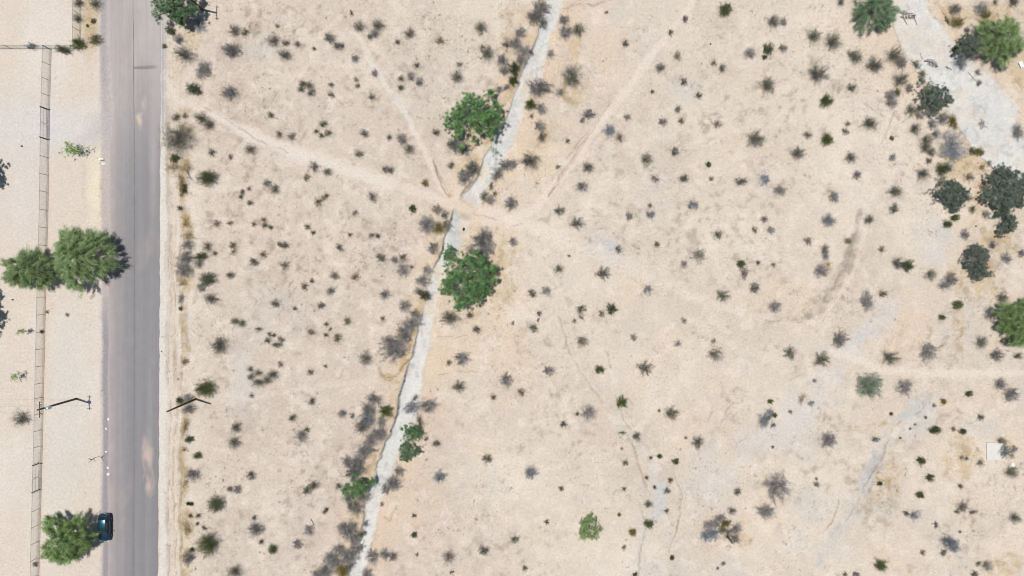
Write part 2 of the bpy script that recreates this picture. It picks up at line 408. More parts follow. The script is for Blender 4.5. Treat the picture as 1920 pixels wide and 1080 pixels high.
for b_, c, k in [((1715, 790, 50, 26, -10), (208, 206, 200), .7), ((1648, 850, 12, 30, 15), (190, 192, 192), .75), ((1625, 900, 9, 26, 15), (196, 200, 203), .8), ((1663, 950, 26, 20, -30), (201, 202, 199), .5),
                 ((1130, 465, 36, 16, 10), (204, 202, 196), .6), ((1145, 472, 8, 18, 0), (205, 208, 208), .7), ((1160, 490, 60, 10, 12), (214, 207, 197), .5), ((1770, 440, 14, 20, 20), (209, 205, 198), .7),
                 ((485, 100, 40, 24, 0), (205, 197, 188), .6), ((500, 590, 60, 60, 0), (214, 206, 197), .5), ((450, 715, 30, 60, 0), (213, 208, 201), .55), ((1220, 340, 60, 80, 0), (212, 203, 192), .4),
                 ((1590, 960, 60, 60, 0), (217, 208, 197), .4), ((1350, 900, 60, 60, 0), (219, 210, 200), .5), ((1840, 800, 40, 20, 0), (211, 206, 198), .6), ((1510, 950, 30, 50, 10), (204, 200, 192), .5),
                 ((1550, 650, 60, 14, 5), (214, 208, 198), .5), ((940, 30, 60, 70, 0), (214, 204, 190), .4), ((1560, 1040, 50, 30, 0), (216, 207, 196), .4), ((900, 1050, 70, 40, 0), (210, 198, 184), .4),
                 ((1250, 130, 80, 60, 0), (218, 209, 198), .3), ((1060, 520, 70, 40, 0), (219, 207, 192), .4), ((1900, 230, 40, 60, 0), (221, 205, 186), .3)]:
    mix(D(*c), rag(blob(*b_, 1.0), 0.9) * sstep(-0.8, 0.1, n_mid), k)
for b_ in [(1660, 880, 50, 60, 20), (1640, 960, 60, 50, 0), (1560, 880, 50, 60, 20), (1590, 520, 20, 60, 25), (1400, 500, 90, 60, 0), (1550, 150, 60, 40, 0), (1340, 120, 60, 60, 0), (1360, 230, 70, 60, 0), (1290, 430, 60, 50, 0), (1060, 760, 50, 40, 0),
           (600, 450, 120, 110, 0), (560, 560, 110, 60, 0), (470, 410, 80, 80, 0), (540, 110, 80, 70, 0), (760, 130, 90, 90, 0), (900, 160, 60, 80, 0), (690, 500, 60, 70, 0), (620, 900, 80, 60, 0), (500, 1000, 60, 50, 0), (930, 1030, 120, 60, 0),
           (1010, 610, 60, 60, 0), (1130, 340, 80, 90, 0), (1420, 360, 80, 50, 0), (1880, 480, 50, 50, 0), (1800, 950, 60, 70, 0), (1770, 660, 40, 60, 0), (1850, 220, 30, 50, 0), (1560, 560, 50, 22, -35)]:
    q_ = rag(blob(*b_, 1.3), 1.0)
    mix(D(190, 176, 158), q_ * sstep(-0.05, 0.35, f1 * 0.5 + f2 * 0.7), 0.5)
    mix(D(165, 152, 136), q_ * sstep(0.22, 0.45, f2 * 0.8 + f1 * 0.3), 0.4)
arc = [(1618, 395, 5), (1606, 430, 6), (1596, 470, 8), (1578, 515, 10), (1550, 555, 13), (1520, 588, 12), (1490, 602, 7), (1440, 603, 4)]
mix(D(196, 184, 168), band(arc, 1.0) * sstep(-0.6, 0.2, f2 + 0.5 * f1), 0.6)
mix(D(158, 147, 132), band(arc, 0.9) * sstep(0.0, 0.35, f2 * 0.8 + f1 * 0.5), 0.6)
mix(D(232, 216, 196), band([(1628, 400, 3), (1618, 450, 4), (1604, 500, 4), (1580, 545, 4), (1545, 590, 5), (1510, 606, 4), (1450, 606, 4)], 0.9), 0.6)
# trails: packed, paler
pale = D(235, 221, 206)
for m_, k in ((m_trA, .62), (m_trA2, .5), (m_trB, .65), (m_trC, .65), (m_trD, .7), (m_trE, .3), (m_trF, .35)):
    mix(pale, rag(m_, 1.0, 0.1, 0.95), k)
mix(D(231, 222, 211), band([(400, 214, 5), (470, 252, 9), (540, 285, 10), (620, 310, 8), (720, 342, 6)], 0.9), 0.6)
mix(D(222, 215, 206), band([(695, 115, 4), (735, 178, 5), (755, 205, 5), (775, 245, 3)], 0.9), 0.7)
mix(D(206, 184, 160), band([(1032, 366, 1.6), (1062, 318, 1.8), (1100, 262, 1.6), (1115, 240, 1.5)], 0.6), 0.6)
mix(D(192, 187, 178), band([(1030, 366, 2.0), (1058, 318, 2.2), (1090, 272, 1.5)], 0.6) * sstep(-0.4, 0.2, n_fine), 0.8)

# --- private yard across the road: raked, pale
yard = 1 - sstep(183, 200, WX)
mix(D(224, 211, 196), yard, 0.85)
mix(D(229, 221, 210), yard * sstep(-0.1, 0.5, fbm(XX, YY * 0.35, 5.0, 4, 606)), 0.6)
for b_, c, k in [((100, 240, 110, 34, 0), (219, 216, 212), 1.0), ((150, 268, 40, 10, -25), (205, 199, 193), .6), ((30, 235, 60, 60, 10), (220, 213, 205), .6), ((150, 215, 30, 40, 0), (223, 213, 201), .6), ((185, 245, 22, 28, 0), (196, 188, 184), .6),
                 ((183, 350, 16, 60, 6), (238, 225, 198), .85), ((194, 365, 4, 60, 0), (208, 172, 128), .5), ((200, 400, 3, 40, 0), (214, 180, 140), .5), ((158, 350, 4, 50, 0), (206, 194, 172), .4),
                 ((45, 350, 50, 110, 0), (220, 211, 202), .6), ((130, 700, 30, 130, 0), (219, 214, 205), .6), ((110, 880, 60, 70, 0), (217, 210, 198), .6)]:
    mix(D(*c), blob(*b_, 0.8), k)
# weeds caught along the fence line
fx = np.interp(PYF, [84, 205, 262, 400, 540, 810, 1080], [92, 89, 88, 86, 82, 76, 69])
fl = np.exp(-((WX * 0.3 + PXF * 0.7 - fx) / 2.6) ** 2) * (PYF > 92)
mix(D(176, 156, 130), fl * sstep(-0.6, 0.4, fbm(XX, YY, 5, 3, 909)), 0.55)
mix(D(226, 200, 168), np.exp(-((PXF - fx - 6) / 4.0) ** 2) * (PYF > 300), 0.4)
mix(D(199, 176, 132), blob(168, 45, 15, 60, 0), 0.7)
mix(D(208, 190, 150), blob(142, 40, 5, 45, 0), 0.4)

# --- road verges
def vband(x0, x1, soft=4.0, wx=0.35):
    q = PXF + (WX - PXF) * wx
    return sstep(x0 - soft, x0 + soft, q) * (1 - sstep(x1 - soft, x1 + soft, q))
low = sstep(60, 520, PYF)
mix(D(190, 180, 178), vband(190, 214, 5), 0.75)
mix(D(153, 150, 154), vband(193, 204, 3) * sstep(500, 640, PYF), 0.85)
mix(D(171, 166, 168), vband(188, 200, 4) * (1 - sstep(110, 240, PYF)), 0.7)
mix(D(206, 184, 168), vband(203, 209, 2) * sstep(520, 600, PYF) * sstep(-0.3, 0.3, n_fine), 0.6)
mix(D(225, 219, 209), vband(299, 312, 2.5), 0.9)
mix(D(196, 186, 176), vband(311, 316, 2.5, 1.0) * sstep(-0.4, 0.3, n_mid), 0.7)
mix(D(197, 193, 190), vband(303, 313, 3) * (1 - sstep(180, 260, PYF)), 0.9)
mix(D(178, 173, 170), vband(304, 308, 2) * (1 - sstep(220, 290, PYF)), 0.8)
mix(D(218, 205, 188), vband(315, 336, 4), 0.6)
rut = fbm(XX * 3.0, YY * 0.18, 2.2, 4, 1212)
mix(D(190, 170, 146), vband(312, 340, 4) * sstep(0.05, 0.5, rut), 0.6)
mix(D(228, 216, 198), vband(312, 340, 4) * sstep(0.1, 0.5, -rut), 0.6)
mix(D(178, 152, 108), vband(338, 350, 4, 1.6) * sstep(290, 330, PYF) * sstep(-0.35, 0.45, n_mid + 0.5 * n_fine), 0.65)
mix(D(213, 198, 180), vband(378.5, 380.5, 1.0, 0.05) * sstep(250, 300, PYF), 0.45)
mix(D(213, 198, 180), vband(397, 400, 1.2, 0.05) * sstep(780, 900, PYF), 0.35)

# --- wash beds
bed = D(225, 223, 216)
mw = np.maximum(m_wash, m_wide)
mix(bed, mw, 1.0)
mix(D(224, 218, 209), mw * sstep(-0.05, 0.5, n_mid), 0.6)
mix(D(210, 212, 211), mw * sstep(0.0, 0.5, fbm(XX, YY, 6.0, 5, 1717)), 0.5)
mix(D(176, 176, 172), mw * sstep(0.2, 0.5, fbm(XX, YY, 1.4, 5, 1718)), 0.5)
mix(D(226, 208, 184), (m_wash * .6 + m_wide * .35) * sstep(0.12, 0.35, fbm(XX, YY, 3.5, 5, 1719)), 1.0)
mix(D(191, 196, 199), mw * sstep(0.15, 0.4, fbm(XX, YY, 4.0, 5, 1720)), 0.3)
mix(D(218, 205, 188), m_wash * sstep(0.35, 0.9, np.where(s1 > 0, -1, 1) * d1 / w1) * sstep(-0.3, 0.4, n_mid), 0.5)
mix(D(222, 206, 187), m_wide * sstep(0.2, 0.7, fbm(XX, YY, 5, 3, 717)), 0.5)
cross = blob(872, 390, 34, 17, 20, 0.6)
mix(D(227, 208, 186), cross, 0.95)
mix(D(190, 196, 198), blob(858, 440, 15, 32, -12, 0.7) * m_wash, 0.6)
mix(D(224, 205, 180), blob(872, 432, 14, 30, 10, 0.6), 0.6)

# ---------------------------------------------------------------- heights
H = 0.07 * fbm(XX, YY, 9.0, 4, 21) + 0.022 * fbm(XX, YY, 1.2, 3, 22) + 0.012 * fbm(XX, YY, 0.45, 2, 23)
# flat corridor under the road, raked yard
corr = sstep(180, 196, PXF) * (1 - sstep(299, 310, PXF))
H = H * (1 - corr)
H = H * (1 - 0.6 * yard)
H += 0.05 * vband(315, 336, 4) * rut
H += 0.18 * vband(334, 352, 5, 1.2) * sstep(-0.5, 0.5, n_mid)
# cut the washes: a sharp bank on the roadward side, a gentle one opposite
def cut(dd, ss, ww, depth, sharp_side, sharp, gentle):
    e = dd - ww                                           # px outside the edge
    a = 1 - sstep(-sharp, sharp * 0.4, e)
    b = 1 - sstep(-gentle, gentle, e)
    return depth * np.where(ss * sharp_side > 0, a, b)
dep = np.clip(0.55 + 1.1 * fbm(XX, YY, 7, 4, 818), 0.12, 1.1)
dep = dep * (1 - cross)
H -= cut(d1, s1, w1, dep, 1, 1.6, 9.0)
H -= cut(d2, s2, w2, 0.55, 1, 4.0, 6.0) * sstep(-0.6, 0.1, n_mid + 0.3)
# rills and cracks: narrow cuts
RILLS = [([(812, 300, 1.2), (820, 322, 1.6), (830, 340, 2.0), (838, 358, 2.2), (846, 368, 2.0)], 0.45),
         ([(868, 366, 2), (880, 350, 2.2), (892, 330, 1.8)], 0.4),
         ([(705, 685, 1.0), (712, 700, 1.6), (722, 712, 2.0), (735, 710, 1.2)], 0.45),
         ([(748, 705, 1.6), (758, 690, 2.0), (768, 678, 1.6)], 0.4),
         ([(722, 968, 1.2), (732, 975, 1.4), (742, 962, 1.3), (748, 948, 1.0)], 0.3),
         ([(1755, 5, 1.2), (1768, 18, 1.8), (1774, 32, 1.8), (1782, 52, 1.2)], 0.45),
         ([(1905, 140, 1.2), (1910, 152, 2.2), (1914, 165, 1.6)], 0.5),
         ([(1055, 12, 1.5), (1090, 8, 1.2), (1112, 14, 1.8), (1128, 6, 1.5), (1145, 0, 1.2)], 0.18),
         ([(1050, 593, 1.2), (1057, 625, 1.3), (1063, 650, 1.6), (1076, 670, 1.0), (1098, 705, 1.2), (1108, 722, 1.6), (1125, 745, 1.5), (1137, 765, 1.0)], 0.16),
         ([(1137, 658, 1.6), (1142, 665, 1.6), (1147, 690, 1.0)], 0.16),
         ([(1178, 815, 1.5), (1192, 838, 1.8), (1200, 870, 1.2), (1212, 905, 1.5), (1220, 930, 1.0)], 0.2),
         ([(1712, 775, 1.0), (1727, 768, 1.6), (1736, 758, 1.6), (1730, 752, 1.2)], 0.25),
         ([(1824, 770, 1.0), (1838, 780, 1.4), (1830, 792, 1.0), (1815, 796, 1.2), (1803, 785, 1.0)], 0.12),
         ([(1030, 366, 1.6), (1058, 320, 1.8), (1085, 278, 1.4), (1105, 254, 1.0)], 0.14),
         ([(1275, 920, 0.8), (1272, 965, 1.0), (1266, 1000, 1.0)], 0.10),
         ([(1350, 798, 0.8), (1362, 775, 1.0), (1378, 753, 1.0)], 0.08),
         ([(1598, 470, 2), (1588, 500, 2.4), (1566, 535, 2.0), (1548, 560, 1.6)], 0.12),
         ([(1500, 700, 2), (1478, 715, 1.4)], 0.05),
         ([(336, 385, 1.2), (339, 470, 1.4), (337, 540, 1.6), (339, 585, 1.8), (341, 640, 1.2), (342, 700, 1.4), (340, 760, 1.4), (343, 860, 1.2), (340, 960, 1.2), (343, 1080, 1.4)], 0.22),
         ([(318, 420, 0.9), (319, 560, 1.0), (316, 700, 1.0), (320, 850, 1.1), (317, 1000, 1.0), (318, 1090, 1.0)], 0.08),
         ([(327, 520, 0.9), (326, 640, 1.0), (329, 760, 1.0), (327, 900, 1.0), (330, 1080, 1.0)], 0.08),
         ([(1150, 740, 1.2), (1172, 790, 1.5), (1205, 822, 1.6), (1225, 850, 1.2), (1245, 872, 1.0)], 0.12),
         ([(1262, 880, 1.0), (1278, 930, 1.2), (1270, 990, 1.0), (1255, 1040, 1.0)], 0.12),
         ([(1200, 940, 1.0), (1212, 985, 1.2), (1200, 1040, 1.2), (1196, 1080, 1.0)], 0.10),
         ([(1660, 835, 1.5), (1655, 860, 1.6), (1640, 885, 1.4), (1622, 915, 1.6), (1606, 950, 1.2), (1585, 980, 1.0)], 0.14),
         ([(1690, 790, 1.2), (1672, 815, 1.4), (1662, 835, 1.2)], 0.12),
         ([(1575, 940, 1.2), (1562, 975, 1.4), (1545, 1000, 1.0)], 0.12),
         ([(1400, 590, 1.0), (1440, 602, 1.2), (1500, 603, 1.2), (1545, 596, 1.0)], 0.05),
         ([(1060, 300, 1.2), (1075, 280, 1.2), (1110, 238, 1.2), (1150, 190, 1.0)], 0.07),
         ([(385, 200, 1.0), (430, 225, 1.2), (480, 258, 1.2), (540, 288, 1.0)], 0.05),
         ([(880, 398, 1.0), (920, 408, 1.2), (960, 422, 1.2), (985, 418, 1.0)], 0.08),
         ([(1660, 175, 1.0), (1680, 205, 1.4), (1668, 240, 1.2), (1655, 270, 1.0)], 0.08),
         ([(900, 700, 0.8), (860, 698, 1.0), (820, 700, 1.0)], 0.05),
         ([(880, 632, 0.8), (840, 630, 1.0), (812, 634, 1.0)], 0.05)]
for pts, dp in RILLS:
    rb = band(pts, 0.5) * sstep(-0.9, -0.1, n_fine)
    H -= 1.3 * dp * rb
    mix(D(182, 162, 140), rb * sstep(-0.6, 0.15, fbm(XX, YY, 1.8, 4, 1951)), 0.75)
# distant relief, flat near
H += (1 - corr) * sstep(150, 900, np.maximum(np.abs(XX), np.abs(YY))) * 6.0 * fbm(XX, YY, 420.0, 3, 99)
# the sheet sinks a little where the road slab lies on it
road_c = (1 - sstep(300.0, 303.0, PXF)) * sstep(200.0, 206.0, PXF)
H -= 0.03 * road_c

def height_at(x, y):
    ix = int(np.clip(np.searchsorted(GX, x) - 1, 0, NX - 2)); iy = int(np.clip(np.searchsorted(GY, y) - 1, 0, NY - 2))
    fx_ = (x - GX[ix]) / (GX[ix + 1] - GX[ix]); fy_ = (y - GY[iy]) / (GY[iy + 1] - GY[iy])
    return float((H[iy, ix] * (1 - fx_) + H[iy, ix + 1] * fx_) * (1 - fy_) + (H[iy + 1, ix] * (1 - fx_) + H[iy + 1, ix + 1] * fx_) * fy_)

# ---------------------------------------------------------------- ground material
def ground_material():
    m, nt, b = new_mat('desert_soil')
    at = nt.nodes.new('ShaderNodeAttribute'); at.attribute_name = 'soil'
    gv = nt.nodes.new('ShaderNodeAttribute'); gv.attribute_name = 'gravel'
    tc = nt.nodes.new('ShaderNodeTexCoord')
    def noise(scale, detail, rough=0.6):
        n = nt.nodes.new('ShaderNodeTexNoise'); n.inputs['Scale'].default_value = scale; n.inputs['Detail'].default_value = detail
        n.inputs['Roughness'].default_value = rough; nt.links.new(tc.outputs['Object'], n.inputs['Vector']); return n
    def rng(src, a, b_, c, d):
        r = nt.nodes.new('ShaderNodeMapRange'); r.inputs['From Min'].default_value = a; r.inputs['From Max'].default_value = b_
        r.inputs['To Min'].default_value = c; r.inputs['To Max'].default_value = d; nt.links.new(src, r.inputs['Value']); return r
    def mul(a, bb, op='MULTIPLY'):
        x = nt.nodes.new('ShaderNodeMath'); x.operation = op; nt.links.new(a, x.inputs[0])
        if isinstance(bb, float): x.inputs[1].default_value = bb
        else: nt.links.new(bb, x.inputs[1])
        return x
    n1 = noise(2.6, 9, 0.78); n2 = noise(8.0, 6, 0.75); n3 = noise(0.5, 4)
    r1 = rng(n1.outputs['Fac'], 0.32, 0.68, 0.82, 1.14)
    r2 = rng(n2.outputs['Fac'], 0.3, 0.7, 0.90, 1.09)
    # dark crumbs: litter flecks, denser where a broad noise says so
    v = noise(3.1, 7, 0.8)
    rv = rng(v.outputs['Fac'], 0.55, 0.68, 0.0, 1.0)
    rn3 = rng(n3.outputs['Fac'], 0.42, 0.62, 0.05, 0.38)
    fl = mul(rv.outputs[0], rn3.outputs[0]); inv = nt.nodes.new('ShaderNodeMath'); inv.operation = 'SUBTRACT'; inv.inputs[0].default_value = 1.0
    nt.links.new(fl.outputs[0], inv.inputs[1])
    k = mul(mul(r1.outputs[0], r2.outputs[0]).outputs[0], inv.outputs[0])
    mx = nt.nodes.new('ShaderNodeMix'); mx.data_type = 'RGBA'; mx.blend_type = 'MULTIPLY'; mx.inputs['Factor'].default_value = 1
    nt.links.new(at.outputs['Color'], mx.inputs['A']); nt.links.new(k.outputs[0], mx.inputs['B'])
    nt.links.new(mx.outputs['Result'], b.inputs['Base Color'])
    b.inputs['Roughness'].default_value = 0.95; b.inputs['Specular IOR Level'].default_value = 0.12
    bp = nt.nodes.new('ShaderNodeBump'); bp.inputs['Strength'].default_value = 0.5; bp.inputs['Distance'].default_value = 0.05
    sm = mul(n1.outputs['Fac'], n2.outputs['Fac'], 'ADD'); nt.links.new(sm.outputs[0], bp.inputs['Height'])
    nt.links.new(bp.outputs[0], b.inputs['Normal'])
    return m
M['soil'] = ground_material()

verts = np.stack([XX, YY, H], axis=-1).reshape(-1, 3)
idx = np.arange(NX * NY).reshape(NY, NX)
quads = np.stack([idx[:-1, :-1], idx[:-1, 1:], idx[1:, 1:], idx[1:, :-1]], axis=-1)
cell = lambda a: (a[:-1, :-1] + a[1:, 1:] + a[1:, :-1] + a[:-1, 1:]) / 4
region = np.zeros(quads.shape[:2], np.int8)
tr = cell(np.maximum.reduce([m_trA, m_trB, m_trC, m_trD]))
region[tr > 0.5] = 3
region[cell(m_wash * (1 - cross)) > 0.5] = 1
region[cell(m_wide) > 0.5] = 2
# uneven crust over everything outside road and washes: pale scuffs and dusty greys
open_ = (1 - mw) * (1 - corr) * (1 - 0.7 * yard) * (1 - 0.8 * np.maximum(m_trA, m_trB))
mix(D(237, 226, 212), open_ * sstep(0.12, 0.42, fbm(XX, YY, 1.9, 5, 2001)), 0.4)
mix(D(196, 184, 170), open_ * sstep(0.14, 0.42, fbm(XX, YY, 1.5, 5, 2002)) * sstep(-0.3, 0.3, n_big), 0.32)
colf = np.clip(C3 * np.array([1.045, 1.058, 1.085]) * (1 + 0.035 * fbm(XX, YY, 0.5, 2, 1900))[..., None], 0, 0.9)
cols = np.concatenate([colf, np.ones(XX.shape + (1,))], axis=-1).reshape(-1, 4).astype(np.float32)
def sheet(name, reg, label):
    q = quads[region == reg].reshape(-1, 4)
    used, invx = np.unique(q.ravel(), return_inverse=True)
    me = np_mesh(name, verts[used], invx, 4, [M['soil']], smooth=True)
    a = me.attributes.new('soil', 'FLOAT_COLOR', 'POINT'); a.data.foreach_set('color', cols[used].ravel())
    o = link(name, me); tag(o, label, None, None, 'structure'); return o
sheet('ground', 0, 'pale sandy desert ground')
sheet('dry_wash', 1, 'narrow dry wash of pale grey gravel')
sheet('dry_wash', 2, 'wide dry wash of pale grey gravel')
sheet('dirt_trail', 3, 'packed pale dirt trails')

# ================================================================ ROAD
def build_road():
    ys = np.concatenate([np.linspace(-900, -58, 60)[:-1], np.arange(-58, 58, 0.22), np.linspace(58, 900, 60)])
    nx = 64
    pyv = 540 - ys / S
    xl = np.interp(pyv, [0, 120, 200, 300, 420, 520, 1080], [203, 207, 213, 205, 207, 204, 203])
    xr = np.interp(pyv, [0, 270, 540, 1080], [303, 300.5, 299.5, 296])
    el = fbm(ys, ys * 0 + 3.3, 2.5, 4, 51) * 2.2; er = fbm(ys, ys * 0 + 8.3, 1.5, 5, 52) * 1.9
    xl = xl + el; xr = xr + er
    t = np.linspace(0, 1, nx)
    px = xl[:, None] + (xr - xl)[:, None] * t[None, :]
    X = (px - 960) * S; Y = np.repeat(ys[:, None], nx, 1); PY = np.repeat(pyv[:, None], nx, 1)
    Z = 0.012 + 0.018 * np.sin(np.pi * t)[None, :] + 0 * X
    Z[:, 0] = -0.02; Z[:, -1] = -0.02; Z[:, 1] = 0.008; Z[:, -2] = 0.008
    # colour: sun-bleached and dusty at the top, darker toward the bottom
    def c(v): return np.array(v)
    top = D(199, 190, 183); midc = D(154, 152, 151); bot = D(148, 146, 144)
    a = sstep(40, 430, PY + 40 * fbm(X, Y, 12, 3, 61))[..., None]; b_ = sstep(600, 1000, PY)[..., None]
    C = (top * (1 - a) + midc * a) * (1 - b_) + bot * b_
    def mx(col, m, k):
        nonlocal C
        m = np.clip(m * k, 0, 1)[..., None]; C = C * (1 - m) + D(*col) * m
    streak = fbm(X * 5.0, Y * 0.06, 2.5, 4, 62)
    mx((182, 178, 176), sstep(0.0, 0.5, streak), 0.24); mx((138, 137, 139), sstep(0.0, 0.5, -streak), 0.2)
    st2 = fbm(X * 9.0, Y * 0.1, 3.0, 4, 64); mx((178, 170, 164), sstep(0.1, 0.45, st2), 0.2); mx((140, 142, 146), sstep(0.1, 0.45, -st2), 0.25)
    pt = fbm(X, Y * 0.5, 3.5, 4, 68); mx((182, 170, 162), sstep(0.2, 0.5, pt), 0.35)
    g = lambda x0, w: np.exp(-((px - x0) / w) ** 2)
    mx((145, 144, 147), g(268, 9) * sstep(60, 200, PY), 0.35)          # worn wheel track
    mx((140, 140, 146), g(253, 5) * sstep(500, 800, PY), 0.35)
    mx((150, 145, 148), g(243, 5) * sstep(350, 600, PY), 0.3)
    mx((185, 178, 176), g(225, 10), 0.3); mx((193, 181, 173), g(213, 6), 0.5)
    mx((190, 184, 182), g(288, 6) * (1 - sstep(300, 500, PY)), 0.5)
    mx((138, 135, 142), g(293, 2.0) * sstep(500, 700, PY), 0.4)
    mx((205, 195, 190), g(283, 10) * (1 - sstep(60, 130, PY)), 0.5)
    def bl(x0, y0, rx, ry): 
        u = (px + 5 * fbm(X, Y, 1.6, 5, 71) - x0) / rx; v = (PY + 16 * fbm(X, Y, 2.0, 5, 72) - y0) / ry
        return (1 - sstep(0.2, 1.4, np.sqrt(u * u + v * v))) * sstep(-0.5, 0.3, fbm(X * 2, Y * 0.7, 2.0, 4, 73))
    for q, cc, k in [((271, 192, 6, 18), (220, 198, 176), 1.0), ((262, 225, 6, 18), (218, 198, 178), .95), ((244, 200, 6, 10), (196, 184, 178), .4), ((276, 860, 9, 56), (208, 188, 176), .95), ((279, 905, 11, 22), (204, 184, 174), .9),
                     ((276, 735, 8, 14), (186, 170, 162), .5), ((276, 460, 5, 30), (186, 172, 168), .4), ((235, 105, 8, 8), (196, 178, 170), .5), ((229, 170, 12, 80), (198, 188, 184), .4), ((284, 280, 6, 60), (184, 176, 172), .4)]:
        mx(cc, bl(*q), k)
    mx((128, 126, 128), (1 - sstep(2.0, 3.4, np.abs(PY - 127 + 0.03 * (px - 250)))) * sstep(249, 252, px) * (1 - sstep(282, 301, px)), 0.7)   # tar smear
    mx((170, 160, 160), (1 - sstep(1, 2, np.abs(PY - 208))) * sstep(246, 252, px) * (1 - sstep(268, 276, px)), 0.3)
    n = fbm(X, Y, 0.9, 4, 63)[..., None]
    C = C * (1 + 0.05 * n)
    dust = (1 - sstep(0.0, 0.12, t + 0.05 * fbm(X, Y, 2, 4, 65)))
    mx((196, 186, 180), dust, 0.7)
    V = np.stack([X, Y, Z], -1).reshape(-1, 3)
    ii = np.arange(V.shape[0]).reshape(X.shape)
    Q = np.stack([ii[:-1, :-1], ii[:-1, 1:], ii[1:, 1:], ii[1:, :-1]], -1)
    m, nt, b = new_mat('asphalt')
    at = nt.nodes.new('ShaderNodeAttribute'); at.attribute_name = 'soil'
    tc = nt.nodes.new('ShaderNodeTexCoord')
    n1 = nt.nodes.new('ShaderNodeTexNoise'); n1.inputs['Scale'].default_value = 6; n1.inputs['Detail'].default_value = 8; n1.inputs['Roughness'].default_value = 0.75
    nt.links.new(tc.outputs['Object'], n1.inputs['Vector'])
    mr = nt.nodes.new('ShaderNodeMapRange'); mr.inputs['From Min'].default_value = 0.3; mr.inputs['From Max'].default_value = 0.7; mr.inputs['To Min'].default_value = 0.9; mr.inputs['To Max'].default_value = 1.08
    nt.links.new(n1.outputs['Fac'], mr.inputs['Value'])
    mm = nt.nodes.new('ShaderNodeMix'); mm.data_type = 'RGBA'; mm.blend_type = 'MULTIPLY'; mm.inputs['Factor'].default_value = 1
    nt.links.new(at.outputs['Color'], mm.inputs['A']); nt.links.new(mr.outputs[0], mm.inputs['B']); nt.links.new(mm.outputs['Result'], b.inputs['Base Color'])
    b.inputs['Roughness'].default_value = 0.9; b.inputs['Specular IOR Level'].default_value = 0.2
    bp = nt.nodes.new('ShaderNodeBump'); bp.inputs['Strength'].default_value = 0.3; bp.inputs['Distance'].default_value = 0.02
    nt.links.new(n1.outputs['Fac'], bp.inputs['Height']); nt.links.new(bp.outputs[0], b.inputs['Normal'])
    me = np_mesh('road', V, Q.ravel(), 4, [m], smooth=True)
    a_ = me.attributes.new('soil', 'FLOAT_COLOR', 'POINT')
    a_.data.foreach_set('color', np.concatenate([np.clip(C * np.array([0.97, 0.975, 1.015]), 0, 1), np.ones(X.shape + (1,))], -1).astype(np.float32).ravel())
    ro = link('road', me); tag(ro, 'worn grey asphalt road', None, None, 'structure')
    # tar-sealed centre joint: a thin strip lying on the asphalt
    sx = np.interp(pyv, [0, 270, 540, 1080], [249.5, 252, 252, 251]) + 0.25 * fbm(ys, ys * 0, 3, 3, 66)
    w = 0.045 + 0.03 * fbm(ys, ys * 0 + 5, 2, 3, 67)
    cx = (sx - 960) * S
    tt = (sx - xl) / (xr - xl); zz = 0.012 + 0.018 * np.sin(np.pi * tt) + 0.006
    V2 = np.stack([np.stack([cx - w, ys, zz], -1), np.stack([cx + w, ys, zz], -1)], 1).reshape(-1, 3)
    k = np.arange(len(ys) - 1) * 2
    Q2 = np.stack([k, k + 1, k + 3, k + 2], -1)
    st = link('tar_seam', np_mesh('tar_seam', V2, Q2.ravel(), 4, [plain('tar', (.11, .108, .115), 0.7, var=0.3, scale=1.0)]), ro)
    st['kind'] = 'structure'
build_road()

# ================================================================ PLANT SHAPES
def tubes_np(paths, radii, n=3):
    """paths (m,k,3), radii (m,k) -> verts, quads"""
    m, k, _ = paths.shape
    d = np.gradient(paths, axis=1); d /= (np.linalg.norm(d, axis=2, keepdims=True) + 1e-9)
    up = np.where(np.abs(d[..., 2:3]) > 0.9, np.array([1.0, 0, 0]), np.array([0, 0, 1.0]))
    u = np.cross(d, up); u /= (np.linalg.norm(u, axis=2, keepdims=True) + 1e-9); w = np.cross(d, u)
    ang = np.arange(n) * 2 * np.pi / n
    V = paths[:, :, None, :] + radii[:, :, None, None] * (u[:, :, None, :] * np.cos(ang)[None, None, :, None] + w[:, :, None, :] * np.sin(ang)[None, None, :, None])
    ii = np.arange(m * k * n).reshape(m, k, n)
    a = ii[:, :-1, :]; b = ii[:, 1:, :]
    Q = np.stack([a, np.roll(a, -1, 2), np.roll(b, -1, 2), b], -1).reshape(-1, 4)
    return V.reshape(-1, 3), Q
def blades_np(pos, dirs, ln, wd, rng, up=0.8):
    """one kite (2 tris as a quad) per blade"""
    n = len(pos)
    dirs = dirs / (np.linalg.norm(dirs, axis=1, keepdims=True) + 1e-9)
    r = rng.normal(size=(n, 3)) + [0, 0, up]; s = np.cross(dirs, r); s /= (np.linalg.norm(s, axis=1, keepdims=True) + 1e-9)
    ln = np.broadcast_to(np.asarray(ln, float), (n,))[:, None]; wd = np.broadcast_to(np.asarray(wd, float), (n,))[:, None]
    V = np.stack([pos, pos + dirs * ln * 0.45 + s * wd * 0.5, pos + dirs * ln, pos + dirs * ln * 0.45 - s * wd * 0.5], 1).reshape(-1, 3)
    return V, np.arange(n * 4).reshape(-1, 4)
def tris_np(pos, dirs, ln, wd, rng, up=1.6):
    n = len(pos)
    dirs = dirs / (np.linalg.norm(dirs, axis=1, keepdims=True) + 1e-9)
    r = rng.normal(size=(n, 3)) + [0, 0, up]; s = np.cross(dirs, r); s /= (np.linalg.norm(s, axis=1, keepdims=True) + 1e-9)
    ln = np.asarray(ln)[:, None]; wd = np.asarray(wd)[:, None]
    V = np.stack([pos + s * wd * 0.5, pos + dirs * ln, pos - s * wd * 0.5], 1).reshape(-1, 3)
    return V, np.arange(n * 3).reshape(-1, 3)
